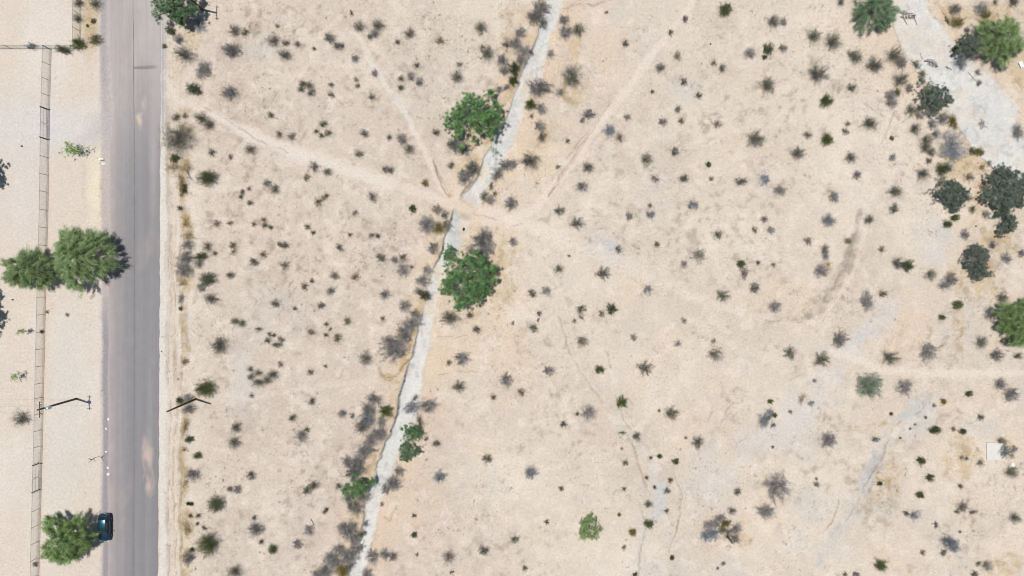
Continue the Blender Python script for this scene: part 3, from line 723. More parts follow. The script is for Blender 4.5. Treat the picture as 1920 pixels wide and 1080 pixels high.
def lobes(rng, amp=0.22, nn=4):
    ph = rng.uniform(0, 6.28, nn); am = rng.uniform(0.3, 1, nn) * amp / nn * 2; fr = rng.integers(1, 7, nn)
    return lambda a: 1 + sum(am[i] * np.sin(fr[i] * a + ph[i]) for i in range(nn))

def branch_paths(rng, R, H, nb, lob, base_spread=0.12, k=5, low=0.1, fill=0.5):
    phi = rng.uniform(0, 2 * np.pi, nb)
    rr = R * (rng.uniform(fill ** 2, 1, nb) ** 0.5) * lob(phi)
    zz = H * (np.sqrt(np.clip(1 - (rr / (R * 1.25)) ** 2, 0.02, 1)) * rng.uniform(0.75, 1.05, nb)) + low * H
    base = rng.normal(size=(nb, 2)) * R * base_spread
    t = np.linspace(0, 1, k)[None, :]
    bend = rng.normal(size=(nb, 1)) * 0.12 * R
    x = base[:, :1] + (rr * np.cos(phi))[:, None] * t ** 1.1 - np.sin(phi)[:, None] * bend * np.sin(t * np.pi)
    y = base[:, 1:] + (rr * np.sin(phi))[:, None] * t ** 1.1 + np.cos(phi)[:, None] * bend * np.sin(t * np.pi)
    z = zz[:, None] * t ** 0.75 - 0.05
    P_ = np.stack([x, y, z], -1)
    P_[:, 1:-1] += rng.normal(size=P_[:, 1:-1].shape) * 0.02 * R
    return P_
def along(paths, rng, n, t0=0.35, t1=1.0, power=1.0):
    m, k, _ = paths.shape
    b = rng.integers(0, m, n); t = (t0 + (t1 - t0) * rng.uniform(0, 1, n) ** power) * (k - 1)
    i = np.minimum(t.astype(int), k - 2); f = (t - i)[:, None]
    p = paths[b, i] * (1 - f) + paths[b, i + 1] * f
    d = paths[b, i + 1] - paths[b, i]
    return p, d / (np.linalg.norm(d, axis=1, keepdims=True) + 1e-9)

def bush_geo(kind, R, seed):
    """returns (foliage verts, quads), (stem verts, quads)"""
    rng = np.random.default_rng(seed)
    lob = lobes(rng, 0.23 if kind in ('creo', 'dry', 'brown', 'blue') else 0.18)
    A = R * R
    if kind == 'creo':
        H = 0.85 * R + 0.2; nb = int(30 + 34 * R)
        p = branch_paths(rng, R * 1.04, H, nb, lob, 0.14, fill=0.3)
        n = int(1020 * A + 150)
        q, d = along(p, rng, n, 0.28, 1.0, 0.8)
        q = q + rng.normal(size=q.shape) * 0.095 * (0.5 + R * 0.5)
        L = blades_np(q, d * 1.0 + rng.normal(size=q.shape) * 0.55 + [0, 0, 0.2], rng.uniform(0.07, 0.16, n) * (0.8 + 0.2 * R), rng.uniform(0.028, 0.05, n), rng, 0.3)
        st = 0.012
    elif kind == 'green':
        H = 0.95 * R + 0.15; nb = int(36 + 34 * R)
        p = branch_paths(rng, R * 1.0, H, nb, lob, 0.14, fill=0.25)
        n = int(1500 * A + 320)
        q, d = along(p, rng, n, 0.25, 1.0, 0.7)
        q = q + rng.normal(size=q.shape) * 0.085 * (0.4 + R * 0.6)
        L = blades_np(q, d * 0.6 + rng.normal(size=q.shape) + [0, 0, 0.3], rng.uniform(0.07, 0.15, n), rng.uniform(0.045, 0.08, n), rng)
        st = 0.012
    elif kind in ('dry', 'brown', 'blue'):
        H = 0.6 * R + 0.15; nb = int(30 + 34 * R)
        p = branch_paths(rng, R * 1.05, H, nb, lob, 0.15, fill=0.25)
        n = int((640 * A + 120) * (0.6 if kind == 'brown' else 1.0))
        q, d = along(p, rng, n, 0.15, 0.98, 0.85)
        q = q + rng.normal(size=q.shape) * 0.045 * (0.4 + R)
        L = blades_np(q, d * 1.3 + rng.normal(size=q.shape) * 0.6 + [0, 0, 0.15], rng.uniform(0.14, 0.34, n) * (0.6 + 0.4 * R), rng.uniform(0.028, 0.065, n), rng, 1.2)
        st = 0.011
    elif kind == 'silver':
        H = 0.7 * R; nb = int(60 + 40 * R)
        p = branch_paths(rng, R, H, nb, lob, 0.1, fill=0.2)
        n = int(1300 * A + 150)
        q, d = along(p, rng, n, 0.3, 1.0, 0.7); q = q + rng.normal(size=q.shape) * 0.09
        L = blades_np(q, d * 1.2 + rng.normal(size=q.shape) * 0.6, rng.uniform(0.12, 0.24, n), rng.uniform(0.04, 0.07, n), rng)
        st = 0.015
    elif kind == 'yellow':
        H = 0.35 * R + 0.12; nb = int(20 + 10 * R)
        p = branch_paths(rng, R * 0.8, H, nb, lob, 0.35, fill=0.1)
        n = int(420 * A + 120)
        q, d = along(p, rng, n, 0.0, 1.0, 1.0); q = q + rng.normal(size=q.shape) * [0.13 * R, 0.13 * R, 0.02]
        L = blades_np(q, d * 0.9 + rng.normal(size=q.shape) * 0.8 + [0, 0, 0.5], rng.uniform(0.15, 0.4, n) * 0.8, rng.uniform(0.02, 0.045, n), rng)
        st = 0.006
    else:   # mustard
        H = 0.7 * R + 0.1; nb = int(34 + 30 * R)
        p = branch_paths(rng, R * 1.0, H, nb, lob, 0.15, fill=0.2)
        n = int(1300 * A + 260)
        q, d = along(p, rng, n, 0.25, 1.0, 0.7); q = q + rng.normal(size=q.shape) * 0.08 * (0.4 + R * 0.6)
        L = blades_np(q, d * 0.8 + rng.normal(size=q.shape) + [0, 0, 0.2], rng.uniform(0.07, 0.16, n), rng.uniform(0.04, 0.07, n), rng)
        st = 0.012
    L[0][:, 2] = np.maximum(L[0][:, 2], 0.0)
    k = p.shape[1]
    rad = st * (0.5 + 0.35 * R) * np.linspace(1.3, 0.25, k)[None, :] * rng.uniform(0.7, 1.3, (len(p), 1))
    return L, tubes_np(p, rad, 3)

# prototypes: kind x size class x variant, leaf size stays true at every size
SIZES = [0.32, 0.55, 0.85, 1.25, 1.75]
PROTO = {}
def proto(kind, R, variant):
    si = min(range(len(SIZES)), key=lambda i: abs(math.log(SIZES[i] / R)))
    key = (kind, si, variant)
    if key not in PROTO:
        L, T = bush_geo(kind, SIZES[si], hash_seed(kind, si, variant))
        lm = M[kind]; sm = M['stem'] if kind not in ('blue', 'dry') else M['grey_wood']
        if si == 0:            # too small to show parts: one mesh
            V = np.concatenate([L[0], T[0]]); Q = np.concatenate([L[1], T[1] + len(L[0])])
            mi = np.concatenate([np.zeros(len(L[1]), int), np.ones(len(T[1]), int)])
            PROTO[key] = (np_mesh(kind + '_small', V, Q.ravel(), 4, [lm, sm], mat_index=mi), None, SIZES[si])
        else:
            PROTO[key] = (np_mesh(kind + '_foliage', L[0], L[1].ravel(), 4, [lm]), np_mesh(kind + '_stems', T[0], T[1].ravel(), 4, [sm]), SIZES[si])
    return PROTO[key]
def hash_seed(kind, si, v):
    return sum(ord(c) * (i + 3) for i, c in enumerate(kind)) * 97 + si * 13 + v * 7 + 5

KINDN = {'creo': ('creosote_bush', 'dark grey-green', 'creosote bush', 'bush', 'dark grey-green bushes scattered over the desert'),
         'green': ('green_bush', 'dense olive-green', 'bush', 'bush', 'dense olive-green bushes'),
         'dry': ('dry_bush', 'grey leafless', 'bush', 'bush', 'grey leafless bushes'),
         'brown': ('scrub_tuft', 'thin brownish', 'scrub', 'scrub', 'thin brownish scrub tufts'),
         'blue': ('blue_grey_bush', 'blue-grey twiggy', 'bush', 'bush', 'blue-grey twiggy bushes'),
         'silver': ('silver_bush', 'silvery green', 'bush', 'bush', 'silvery green bushes'),
         'yellow': ('grass_clump', 'straw-yellow', 'grass clump', 'grass clump', 'straw-yellow grass clumps'),
         'must': ('mustard_bush', 'mustard-olive', 'bush', 'bush', 'mustard-olive bushes')}
M['must'] = M['mustard']

# code: C creosote, G green, D dry grey, S brown scrub, B blue-grey, V silver, Y straw grass, M mustard
CODE = {'C': 'creo', 'G': 'green', 'D': 'dry', 'S': 'brown', 'B': 'blue', 'V': 'silver', 'Y': 'yellow', 'M': 'must'}
# px,py,diameter px[,second diameter] code
BUSHES = """
147 4 20 C;178 5 24 C;145 35 17 C;174 39 10 M;164 48 5 M;176 73 25x22 M;147 82 25 G;118 93 30x13 G;58 86 18x12 B
38 785 33x28 C;66 1058 8 D;88 585 6 Y;126 590 6 Y;78 622 6 M
373 45 20x26 B;334 72 20 D;319 57 18 G;308 86 9 M;344 102 38x28 C;433 92 33 D;438 57 24 C;459 60 16 C;379 128 33 D;362 166 27x22 G;374 174 11 C;429 173 34x26 D
329 220 17 C;346 217 8 D;376 221 26x24 C;390 233 24x22 C;328 258 62x58 C
510 75 26 S;535 80 15 C;534 102 30x20 C;519 48 9 S;556 82 12 S;617 70 19 D;633 86 18 D;589 91 6 C
567 157 15 C;579 159 14 C;582 172 18 C;564 167 13 C;621 159 9 C;620 177 12 S;507 216 12 C;523 252 13 S;545 256 18 S;605 232 16 C;593 246 10 C;602 255 11 C;615 250 15 C
396 286 14 C;431 294 10 S;469 280 20 C;327 296 18 G;322 314 30x26 Y;345 316 26x34 Y;387 333 38x30 G;343 354 12x26 M;338 338 14x24 Y;338 391 12 C
500 343 15 B;515 355 19 C;454 360 8 C;451 369 8 C;467 354 9 S;469 380 11 C;588 312 20 S;614 322 17 C;574 332 14 S;596 379 17 S;606 371 9 S;612 367 8 S
405 419 15 S;431 418 10 S;476 420 10 S;494 412 9 C;496 422 13 C;508 426 8 C;576 426 11 C;587 436 8 C;347 416 14x26 Y;352 442 26x22 Y
350 460 24x20 D;349 482 30x26 D;343 505 32x34 D;372 492 18 D;341 530 18 Y;388 463 18 C;403 475 9 C;377 480 25x13 G;436 460 13 C;437 472 10 Y
476 490 18 C;523 457 9 C;532 461 17 C;493 478 14 S;431 515 16 C;387 523 34x28 G;533 498 17 S;584 527 9 C;570 538 13 C;627 517 17 S;636 463 13 C
376 540 16 D;395 560 27x22 C;339 560 10x20 D;339 579 9 G;515 569 17 C;552 578 9 C;618 546 16 D;602 573 13 D;440 604 17 C;453 607 17x14 C;485 617 12x7 C
505 627 9 S;501 638 12 C;518 646 20x13 C;513 629 8 S;526 637 12 S;582 623 13 S;611 628 8 S;612 608 8 S;619 617 6 S;632 633 18 C;408 649 35 C
346 678 12 S;469 693 11 C;470 706 15 C;484 699 17x12 C;484 718 26x18 C;500 712 20x16 C;511 703 23x18 C;525 683 12 S;471 742 9 S;582 698 12 C;610 687 6 S
383 728 34x37 G;337 751 15 G;352 748 22 D;353 768 26x18 D;584 753 15 C;547 783 15 C;442 802 20 C;575 806 10 C;640 776 17 D;345 800 12x30 Y
438 830 25 C;564 819 23 D;354 824 15 G;369 854 15 G;360 889 28x26 D;346 907 12x20 Y;345 843 9 Y;471 891 18 C;431 918 13 S;445 918 16 D;574 919 20 C;588 911 19 C
404 947 33 G;353 944 6 G;359 945 6 G;371 968 10 C;357 967 8 C;370 982 6 C;383 990 8 S;350 992 20x36 Y;352 1046 22x26 D;387 1021 42x40 G;360 1031 9 G
478 994 28 D;490 1016 12 C;510 1031 18 G;476 971 9 B;578 995 19 D;557 1021 18 D;440 1074 28 C;634 912 14 C;609 960 9 S;612 955 6 C
672 48 23 C;708 46 26x22 C;702 60 18 D;695 68 11 D;659 24 8 S;767 62 17x22 C;745 78 11 C;641 86 8 S;825 76 22x15 S;901 51 25 C;912 99 28 C
665 109 15 D;702 137 13 D;668 149 9 S;670 161 10 S;781 122 11 S;751 147 12 C;770 143 16 D;786 152 17 D;752 164 14 C;861 121 11 S;855 144 24 C
941 112 21 D;936 167 14 D;949 163 11 D;697 182 14 S;682 250 17 C;729 258 12 C;753 261 19 D;817 248 15 C
852 270 32x30 D;870 280 26 D;845 310 15 C;884 312 26 D;872 328 30x28 D;887 318 24 C;949 308 30x20 D;932 328 22x30 D;921 349 9x14 D;908 367 20x26 C;919 375 18 D;928 363 9 C
958 380 25x23 D;672 288 17 C;766 280 22 C;721 318 14 S;732 319 16 C;798 343 15 M;697 369 20 S;773 391 15 G;665 399 11 S
819 393 19 D;834 402 17 D;800 420 34x38 D;823 427 30x20 M;812 465 21 D;713 484 19 C;740 488 14 D;755 483 18 S;755 505 26 D;772 501 7 S;665 520 14 S;655 440 9 S;708 443 11 C;697 441 9 S
791 527 28x22 D;905 450 38x44 D;912 470 30 D;882 468 20 D
722 552 20 D;757 573 24 D;796 554 22 G;650 602 15 C;717 598 10 S;770 608 34x28 D;756 625 30 D;762 632 18 D;738 655 50 D;729 640 22 D;683 673 27 C
843 596 37x30 C;893 618 16 C;864 673 28x26 D;842 680 10 C;860 725 24 C;949 714 24 D;702 748 27x24 D;722 771 28x26 G;688 788 30x28 B;677 800 28 C;660 780 8 B;710 810 24x18 D
770 767 30x26 B;802 762 32x26 D;777 748 12 D;786 790 12x24 C;818 833 15 C;799 823 9 S
708 818 28x26 D;694 826 24 D;684 846 36x30 D;668 876 30x34 D;672 862 20 D;655 945 12 D;664 952 28 D;652 935 16 D;747 884 18x20 D;735 908 32x32 D;722 918 18 D
655 992 30x26 D;662 1010 28x26 D;648 1000 20 D;683 985 12 B;677 1003 10 G;634 1032 22 D;652 1046 30x34 D;628 1056 24 D;640 1072 28 M;609 1074 28 D;655 1062 18 C
697 1044 23x28 D;721 1041 17x20 D;736 1044 15x18 D;688 1078 22 D;823 895 23 B;913 862 20 C;776 1003 11 G;776 967 8 C;716 946 5x8 S;907 1033 20 C;782 1040 6 S;847 1073 7 S;840 1047 24 S
1014 12 28x30 D;1003 30 34x24 D;1018 42 16x22 D;1057 36 20 D;1061 58 26 D;1084 55 25x28 C;966 80 22 D;982 94 26x24 D;995 97 10 D;964 130 24x30 G;962 152 18x20 G
1032 100 13x17 D;1072 142 42 C;1011 162 44x36 D;1049 172 15x18 D;995 196 24x22 G;1015 203 20 D;997 217 9 S;1012 236 20 D;1016 257 19 C;1105 213 24x20 D;1092 225 10 D
1172 80 14 C;1257 60 11 D;1237 127 19 C;1270 104 16 S;1282 153 14 C;1176 219 12 D;1143 245 22 B;1064 264 10 C;1223 172 7 C;1242 228 15 D;1271 205 13 D;1277 227 11 C;1284 35 12 D;1137 23 6 S;1162 257 18 S
993 299 35x38 C;963 307 14x16 D;1046 313 9 S;1102 314 24x22 C;1092 350 20x22 D;1048 394 22x19 C;1081 418 24 C;1213 298 24 C;1264 284 18 C;1280 336 13 C;1180 405 15 D;1220 403 16 B;1219 386 10 S
1159 467 15 C;1130 512 26 C;1047 504 18 C;962 453 16 D;1231 459 12 C;1282 496 15 D;1229 335 14 S;1067 480 5 S
997 551 17 C;1025 545 17 D;1011 587 11 C;1000 615 17 C;1089 580 19 C;1090 595 10 S;1077 602 9 S;1146 580 22 G;1128 588 13 C;1092 640 23x20 C;1188 633 13 D;1214 544 18 B
1282 602 11 C;1271 645 12 B;1124 694 17 G;1209 690 28 C;1028 695 19 D;977 736 14 S;1104 774 28x30 D;1165 755 25x22 G;1259 775 27 C;1057 795 14 C;1082 776 7 C;962 606 6 S
1167 812 12x6 C;1193 819 18 C;1172 868 12 C;1166 841 5 S;1237 856 11x8 G;1267 865 12 G;1220 858 7 C;1212 895 9 C;1227 914 7 C;1257 901 11 C;1251 921 12 C;1215 945 14 C;1250 958 9 C
995 886 23 B;1052 916 8 C;1170 917 7 C;1025 979 9 C;965 1011 16 C;1186 999 14 M;1216 982 18 G;984 1065 10 C;1260 1046 8 G;1190 1077 8 G;1161 965 6 M;1170 1027 9 S
1360 18 25x27 G;1451 40 27x28 C;1470 41 14 D;1528 66 31x25 C;1562 77 35x32 C;1407 98 22 D;1440 91 21 G;1434 107 8 G;1468 89 15 D;1354 127 15 C;1338 118 12 S;1534 137 38 C;1440 159 34x30 C
1310 179 13 C;1550 189 26 G;1597 164 18 C;1577 4 15 C;1596 102 14 C;1417 259 35 C;1551 261 25 G;1345 232 16 S;1515 252 17 S;1586 246 14 S;1590 232 10 S
1497 286 31x24 C;1596 296 24 C;1328 308 10 G;1284 334 15 C;1389 340 24x18 C;1434 336 18x24 B;1463 357 23x19 D;1299 383 20 B;1347 440 19 C;1434 411 13 D;1446 431 15 D;1415 431 12 S
1565 369 18x24 D;1555 413 24x26 B;1607 328 17 D;1389 494 17 G;1396 512 15x22 S;1421 493 10 C;1450 496 11 S;1417 537 15 D;1547 470 17x22 C;1549 482 11 B;1541 507 27 D;1554 496 12 Y;1590 452 15 C;1516 452 16 S;1310 478 26 S;1333 335 10 S
1355 554 27x22 C;1414 543 15 C;1453 575 26x22 D;1344 664 28 S;1335 664 9 G;1338 640 10 S;1481 662 24x26 C;1541 674 31x28 C;1576 637 29x32 D;1444 753 10 G;1432 790 20x26 B;1444 776 16x20 B;1440 784 9 G;1452 779 10x7 G;1450 797 10 D;1505 750 14x20 Y;1522 757 11 B;1482 772 7 D;1528 714 7 B
1308 830 24 C;1286 821 6 S;1555 826 32x30 D;1436 960 36x27 D;1381 924 11 C;1531 898 5 S;1531 908 10 C;1449 838 5 D;1585 1078 9 C;1356 1057 7 D;1346 1066 5 D;1386 921 10 S
1334 1004 38x26 B;1350 972 20x14 D;1343 982 16 D;1329 986 20 D;1373 958 18x14 C;1383 992 18x22 D;1362 982 22x16 M;1378 1012 18 D;1354 994 14 M
1605 107 28x26 C;1640 123 33 C;1678 103 34 C;1692 116 22x24 D;1691 150 32x30 C;1672 178 24 D;1684 173 15 M;1672 193 20x16 D;1720 115 22x13 Y;1720 121 17x10 B;1731 138 16x18 M;1729 148 13 D
1710 206 25 C;1717 241 24 C;1749 231 18 B;1770 221 26x24 D;1788 229 17x26 M;1631 232 32x27 C;1672 259 8 M;1739 263 24 C;1792 17 22x20 D;1796 40 26x24 M;1779 36 16 M;1842 14 26x28 D;1850 25 20 M;1867 3 10 C;1901 2 20 C;1814 57 12 D
1915 245 22x30 D;1838 133 12 D;1840 154 11 D;1882 127 15 D;1807 114 24x30 B;1828 106 14 D;1795 92 12 G
1736 277 24 C;1747 284 14x20 C;1732 327 29x26 C;1675 295 13 B;1767 317 26x24 G;1779 314 20 D;1835 284 26x16 M;1845 285 10 M;1822 282 14 C;1679 359 29x22 C;1677 391 18x22 C;1630 413 18x22 C
1791 408 16x12 G;1777 421 17x15 G;1824 393 10x16 C;1811 440 15x20 D;1683 493 22x24 C;1700 498 24x26 G;1654 467 13 S;1747 516 21x24 C;1773 536 24x20 D;1786 523 24x28 D;1889 485 19 D;1918 475 16 D;1843 314 14 Y;1857 306 12 D;1848 350 20 Y
1628 566 29x34 D;1655 551 16 C;1797 572 21x18 G;1767 595 14x9 G;1880 559 26x20 C;1861 588 26x30 D;1882 638 18 C;1841 642 24x26 C;1743 660 34 D;1670 671 34x26 C;1870 667 26x22 D;1909 668 18x13 C
1632 725 50x46 V;1698 725 28x30 D;1877 721 22x24 D;1898 741 29x25 D;1817 738 13x11 G;1770 753 11 M;1752 760 6 D;1671 776 6 G;1736 783 5 D;1716 796 4 D;1840 783 11 C;1707 804 4 D;1752 806 22x16 G;1805 809 14x10 G;1788 804 10 S
1642 824 14x10 B;1688 821 4 C;1728 864 16 G;1744 896 15 G;1725 928 15 G;1650 907 10x8 G;1804 858 7 D;1813 860 6 D;1801 912 9x7 C;1840 868 15 S;1885 829 14x16 Y;1899 855 11 Y;1886 846 20x24 B;1903 842 12 B;1876 826 12 C;1898 885 27x24 C
1807 951 22 S;1825 961 16x8 D;1795 960 10 S;1904 972 24x21 C;1717 967 20x16 B;1700 963 11 D;1755 985 8x12 D;1782 1018 26x30 B;1790 1026 22 B;1770 1037 12 D;1731 1036 10 C;1652 1061 24 G;1606 1078 12 D;1800 997 5 S;1835 1057 9 C;1853 1062 18 D;1828 1078 14 C
690 770 26 D;715 792 18 D;652 868 22 D;660 890 26 D;680 932 24 D;640 990 20 D;668 1030 20 D;618 1050 26 D;596 1078 24 D;975 60 20 D;950 82 18 S;945 132 18 D;976 112 18 D;800 506 18 D;784 546 16 D;778 590 20 D;836 420 16 D;1705 165 16 D;1726 216 16 D;1757 250 18 D;1742 302 14 S;1764 341 16 S;1818 332 18 S;1850 402 16 D;1862 460 14 D;905 88 10 S;880 590 14 S;902 570 12 S;1009 600 6 S;924 745 12 S;1236 770 6 S;1340 1000 10 C
"""
LM = [(150, 475, 'big feathery tree beside the road'), (50, 507, 'tree straddling the fence'), (130, 1012, 'tree beside the parked car'), (88, 233, 'wide double gate'), (147, 92, 'fence corner'),
      (143, 747, 'pole with the transformer'), (367, 748, 'bare pole without a crossarm'), (328, 15, 'tree leaning over the road edge'), (328, 258, 'big shrub where the trail starts'), (333, 312, 'yellow roadside brush'),
      (348, 490, 'dead brush along the road'), (387, 333, 'lone dark olive roadside bush'), (408, 649, 'round lone roadside bush'), (404, 947, 'round olive-grey roadside bush'), (387, 1021, 'dense dark roadside bush'), (515, 636, 'open ring of scrub'),
      (490, 712, 'crescent of grey scrub'), (534, 95, 'sparse scrub patch'), (575, 165, 'small square ring of scrub'), (895, 222, 'upper green wash tree'), (872, 518, 'round green wash tree'), (869, 429, 'black rock in the wash'),
      (905, 455, 'leaning dead brush'), (738, 655, 'large starburst bush'), (775, 812, 'two small green wash trees'), (670, 912, 'half-green tree beside the wash'), (790, 762, 'fallen tree across the wash'), (850, 385, 'trail crossing of the wash'),
      (1072, 142, 'round bush beyond the wash'), (1105, 993, 'lone bright green shrub'), (1230, 910, 'pale gravel rill'), (1152, 690, 'short forked gully'), (1352, 990, 'heap of dead brush and logs'), (1457, 913, 'large dead grey shrub'),
      (1632, 725, 'silvery green bush'), (1434, 336, 'small blue-grey mat bush'), (1865, 846, 'concrete slab'), (1750, 1000, 'row of white stones'), (1787, 363, 'round dark thicket tree'), (1885, 360, 'tallest dark thicket tree'),
      (1836, 490, 'double dark thicket tree'), (1905, 600, 'feathery tree with yellow-green sprays'), (1755, 180, 'dark tree beside the wide wash'), (1785, 272, 'bleached dead tree'), (1875, 75, 'bright green corner tree'), (1637, 15, 'tree at the wide wash'),
      (1706, 26, 'driftwood raft'), (1565, 540, 'curved gravelly strip'), (1417, 259, 'lone open-centred bush'), (1534, 137, 'big round desert bush'), (1250, 60, 'upper straight footpath'), (1209, 690, 'pale mid-desert bush'),
      (1060, 330, 'rutted footpath'), (750, 190, 'pale footpath above the crossing'), (1541, 507, 'bush ringed with yellow grass'), (1797, 572, 'bright olive knoll bush'), (1130, 511, 'star-shaped desert bush')]
SPECIAL = {(328, 258): 'big shaggy dark green shrub where the dirt trail meets the road', (387, 333): 'lone dense dark olive bush near the road, below the yellow brush', (408, 649): 'round grey-green bush alone between road verge and ring of scrub',
           (404, 947): 'round olive-grey bush near the road with a paler centre', (387, 1021): 'largest dense dark green bush near the lower road verge', (738, 655): 'large grey starburst-shaped leafless bush above the bend of the wash',
           (1072, 142): 'large round spiky bush with grey rays just beyond the narrow wash', (1105, 993): 'lone bright green shrub on bare sand in the lower desert', (1632, 725): 'large rounded silvery green bush beside the grey gravel streak',
           (1434, 336): 'small flat blue-grey mat of a bush on open sand', (1417, 259): 'lone bush with a bright green rim and open centre', (1534, 137): 'big round dark bush in the upper desert below a pair of bushes',
           (1209, 690): 'pale grey-green round bush beyond the short forked gully', (1541, 507): 'grey bush ringed with yellow dry grass beside the curved gravelly strip', (1797, 572): 'small bright olive bush on the grassy knoll above the footpath',
           (1130, 512): 'star-shaped dark bush alone in the pale middle clearing', (1436, 960): 'low brownish-grey cushion bush under the large dead grey shrub', (322, 314): 'pale straw grass clump hugging the road edge below the shaggy shrub',
           (345, 316): 'tall yellow brush with dark trailing twigs beside the road', (1143, 245): 'bluish-grey bush on the rutted footpath', (383, 728): 'dense dark olive bush just above the bare pole without a crossarm',
           (1334, 1004): 'flattened blue-grey mat of twigs in the heap of dead brush'}
BL = []
for row in BUSHES.strip().replace('\n', ';').split(';'):
    if not row.strip(): continue
    a = row.split()
    dd = a[2].split('x'); dx = float(dd[0]); dy = float(dd[-1])
    BL.append((float(a[0]), float(a[1]), dx, dy, CODE[a[3]]))

def side_of(px, py, lx, ly):
    dx, dy = px - lx, py - ly
    if abs(dy) > abs(dx): return 'above' if dy < 0 else 'below'
    toward = (dx < 0) if lx > 250 else (dx > 0)
    return 'road' if toward else 'far'
ORD = ['', 'second', 'third', 'fourth', 'fifth', 'sixth', 'seventh', 'eighth', 'ninth', 'tenth', 'eleventh', 'twelfth']
cells = {}
info = []
for i, (px, py, dx, dy, kind) in enumerate(BL):
    if (int(px), int(py)) in SPECIAL: info.append(None); continue
    d, (lx, ly, ph) = min((math.hypot(px - l[0], py - l[1]), l) for l in LM)
    size = max(dx, dy)
    sw = 'tiny' if size < 10 else 'small' if size < 18 else 'medium' if size < 26 else 'large' if size < 36 else 'huge'
    key = (sw, kind, ph, side_of(px, py, lx, ly)); info.append(key)
    cells.setdefault(key, []).append((d, i))
LAB = {}
for key, rows in cells.items():
    sw, kind, ph, sd_ = key
    nm = KINDN[kind]; desc = f'{sw} {nm[1]} {nm[2]}'
    rows.sort()
    for r, (d, i) in enumerate(rows):
        if len(rows) == 1:
            rel = {'above': 'above the', 'below': 'below the', 'road': 'on the road side of the', 'far': 'on the far side of the'}[sd_]
            LAB[i] = f'{desc} {rel} {ph}'
        else:
            rel = {'above': 'above it', 'below': 'below it', 'road': 'toward the road', 'far': 'away from the road'}[sd_]
            LAB[i] = f"{'first' if r == 0 else ORD[r]} {desc} {rel} from the {ph}".replace('above it from the', 'counting up from the').replace('below it from the', 'counting down from the')

for i in list(LAB):
    if len(LAB[i].split()) > 16: LAB[i] = LAB[i].replace(' away from the road from the ', ' off the far side of ').replace(' toward the road from the ', ' off the road side of ')
    if len(LAB[i].split()) > 16: LAB[i] = LAB[i].replace('from the ', 'from ')
    if len(LAB[i].split()) > 16: LAB[i] = LAB[i].replace(' bush ', ' ', 1)
rnd = random.Random(7)
COUNT = {}
for i, (px, py, dx, dy, kind) in enumerate(BL):
    R = (dx + dy) / 4 * S * 1.08
    wx_ = np.interp(py, [r_[1] for r_ in WASH], [r_[0] for r_ in WASH])
    if kind in ('dry', 'must', 'creo') and -110 < px - wx_ < 0 and (py > 740 or py < 170): R *= 1.06
    hc = 0.55 * R
    variants = 5
    me_f, me_s, Rp = proto(kind, R, rnd.randrange(variants))
    nm, _, _, cat, grp = KINDN[kind]
    x, y = P(px, py, hc)
    lab = SPECIAL.get((int(px), int(py)), None) or LAB.get(i)
    z = height_at(x, y) - 0.02
    rz = rnd.uniform(0, 6.28)
    f = R / Rp
    asp = math.sqrt(dx / dy)
    if abs(asp - 1) > 0.07:                       # keep the long side where the photo has it: mirror instead of spinning freely
        rz = rnd.choice([0.0, math.pi]) + rnd.uniform(-0.25, 0.25)
        sc = (f * asp, f / asp, f * rnd.uniform(0.85, 1.15))
    else:
        sc = (f, f, f * rnd.uniform(0.85, 1.15))
    if me_s is None:
        o = link(nm, me_f, None, (x, y, z), rz, sc)
    else:
        o = link(nm, None, None, (x, y, z), rz, sc)
        link('twigs' if kind in ('dry', 'brown', 'blue') else 'blades' if kind == 'yellow' else 'foliage', me_f, o)
        if kind == 'yellow': o.children[0]['kind'] = 'stuff'
        link('stems', me_s, o)
    tag(o, lab, cat, grp)

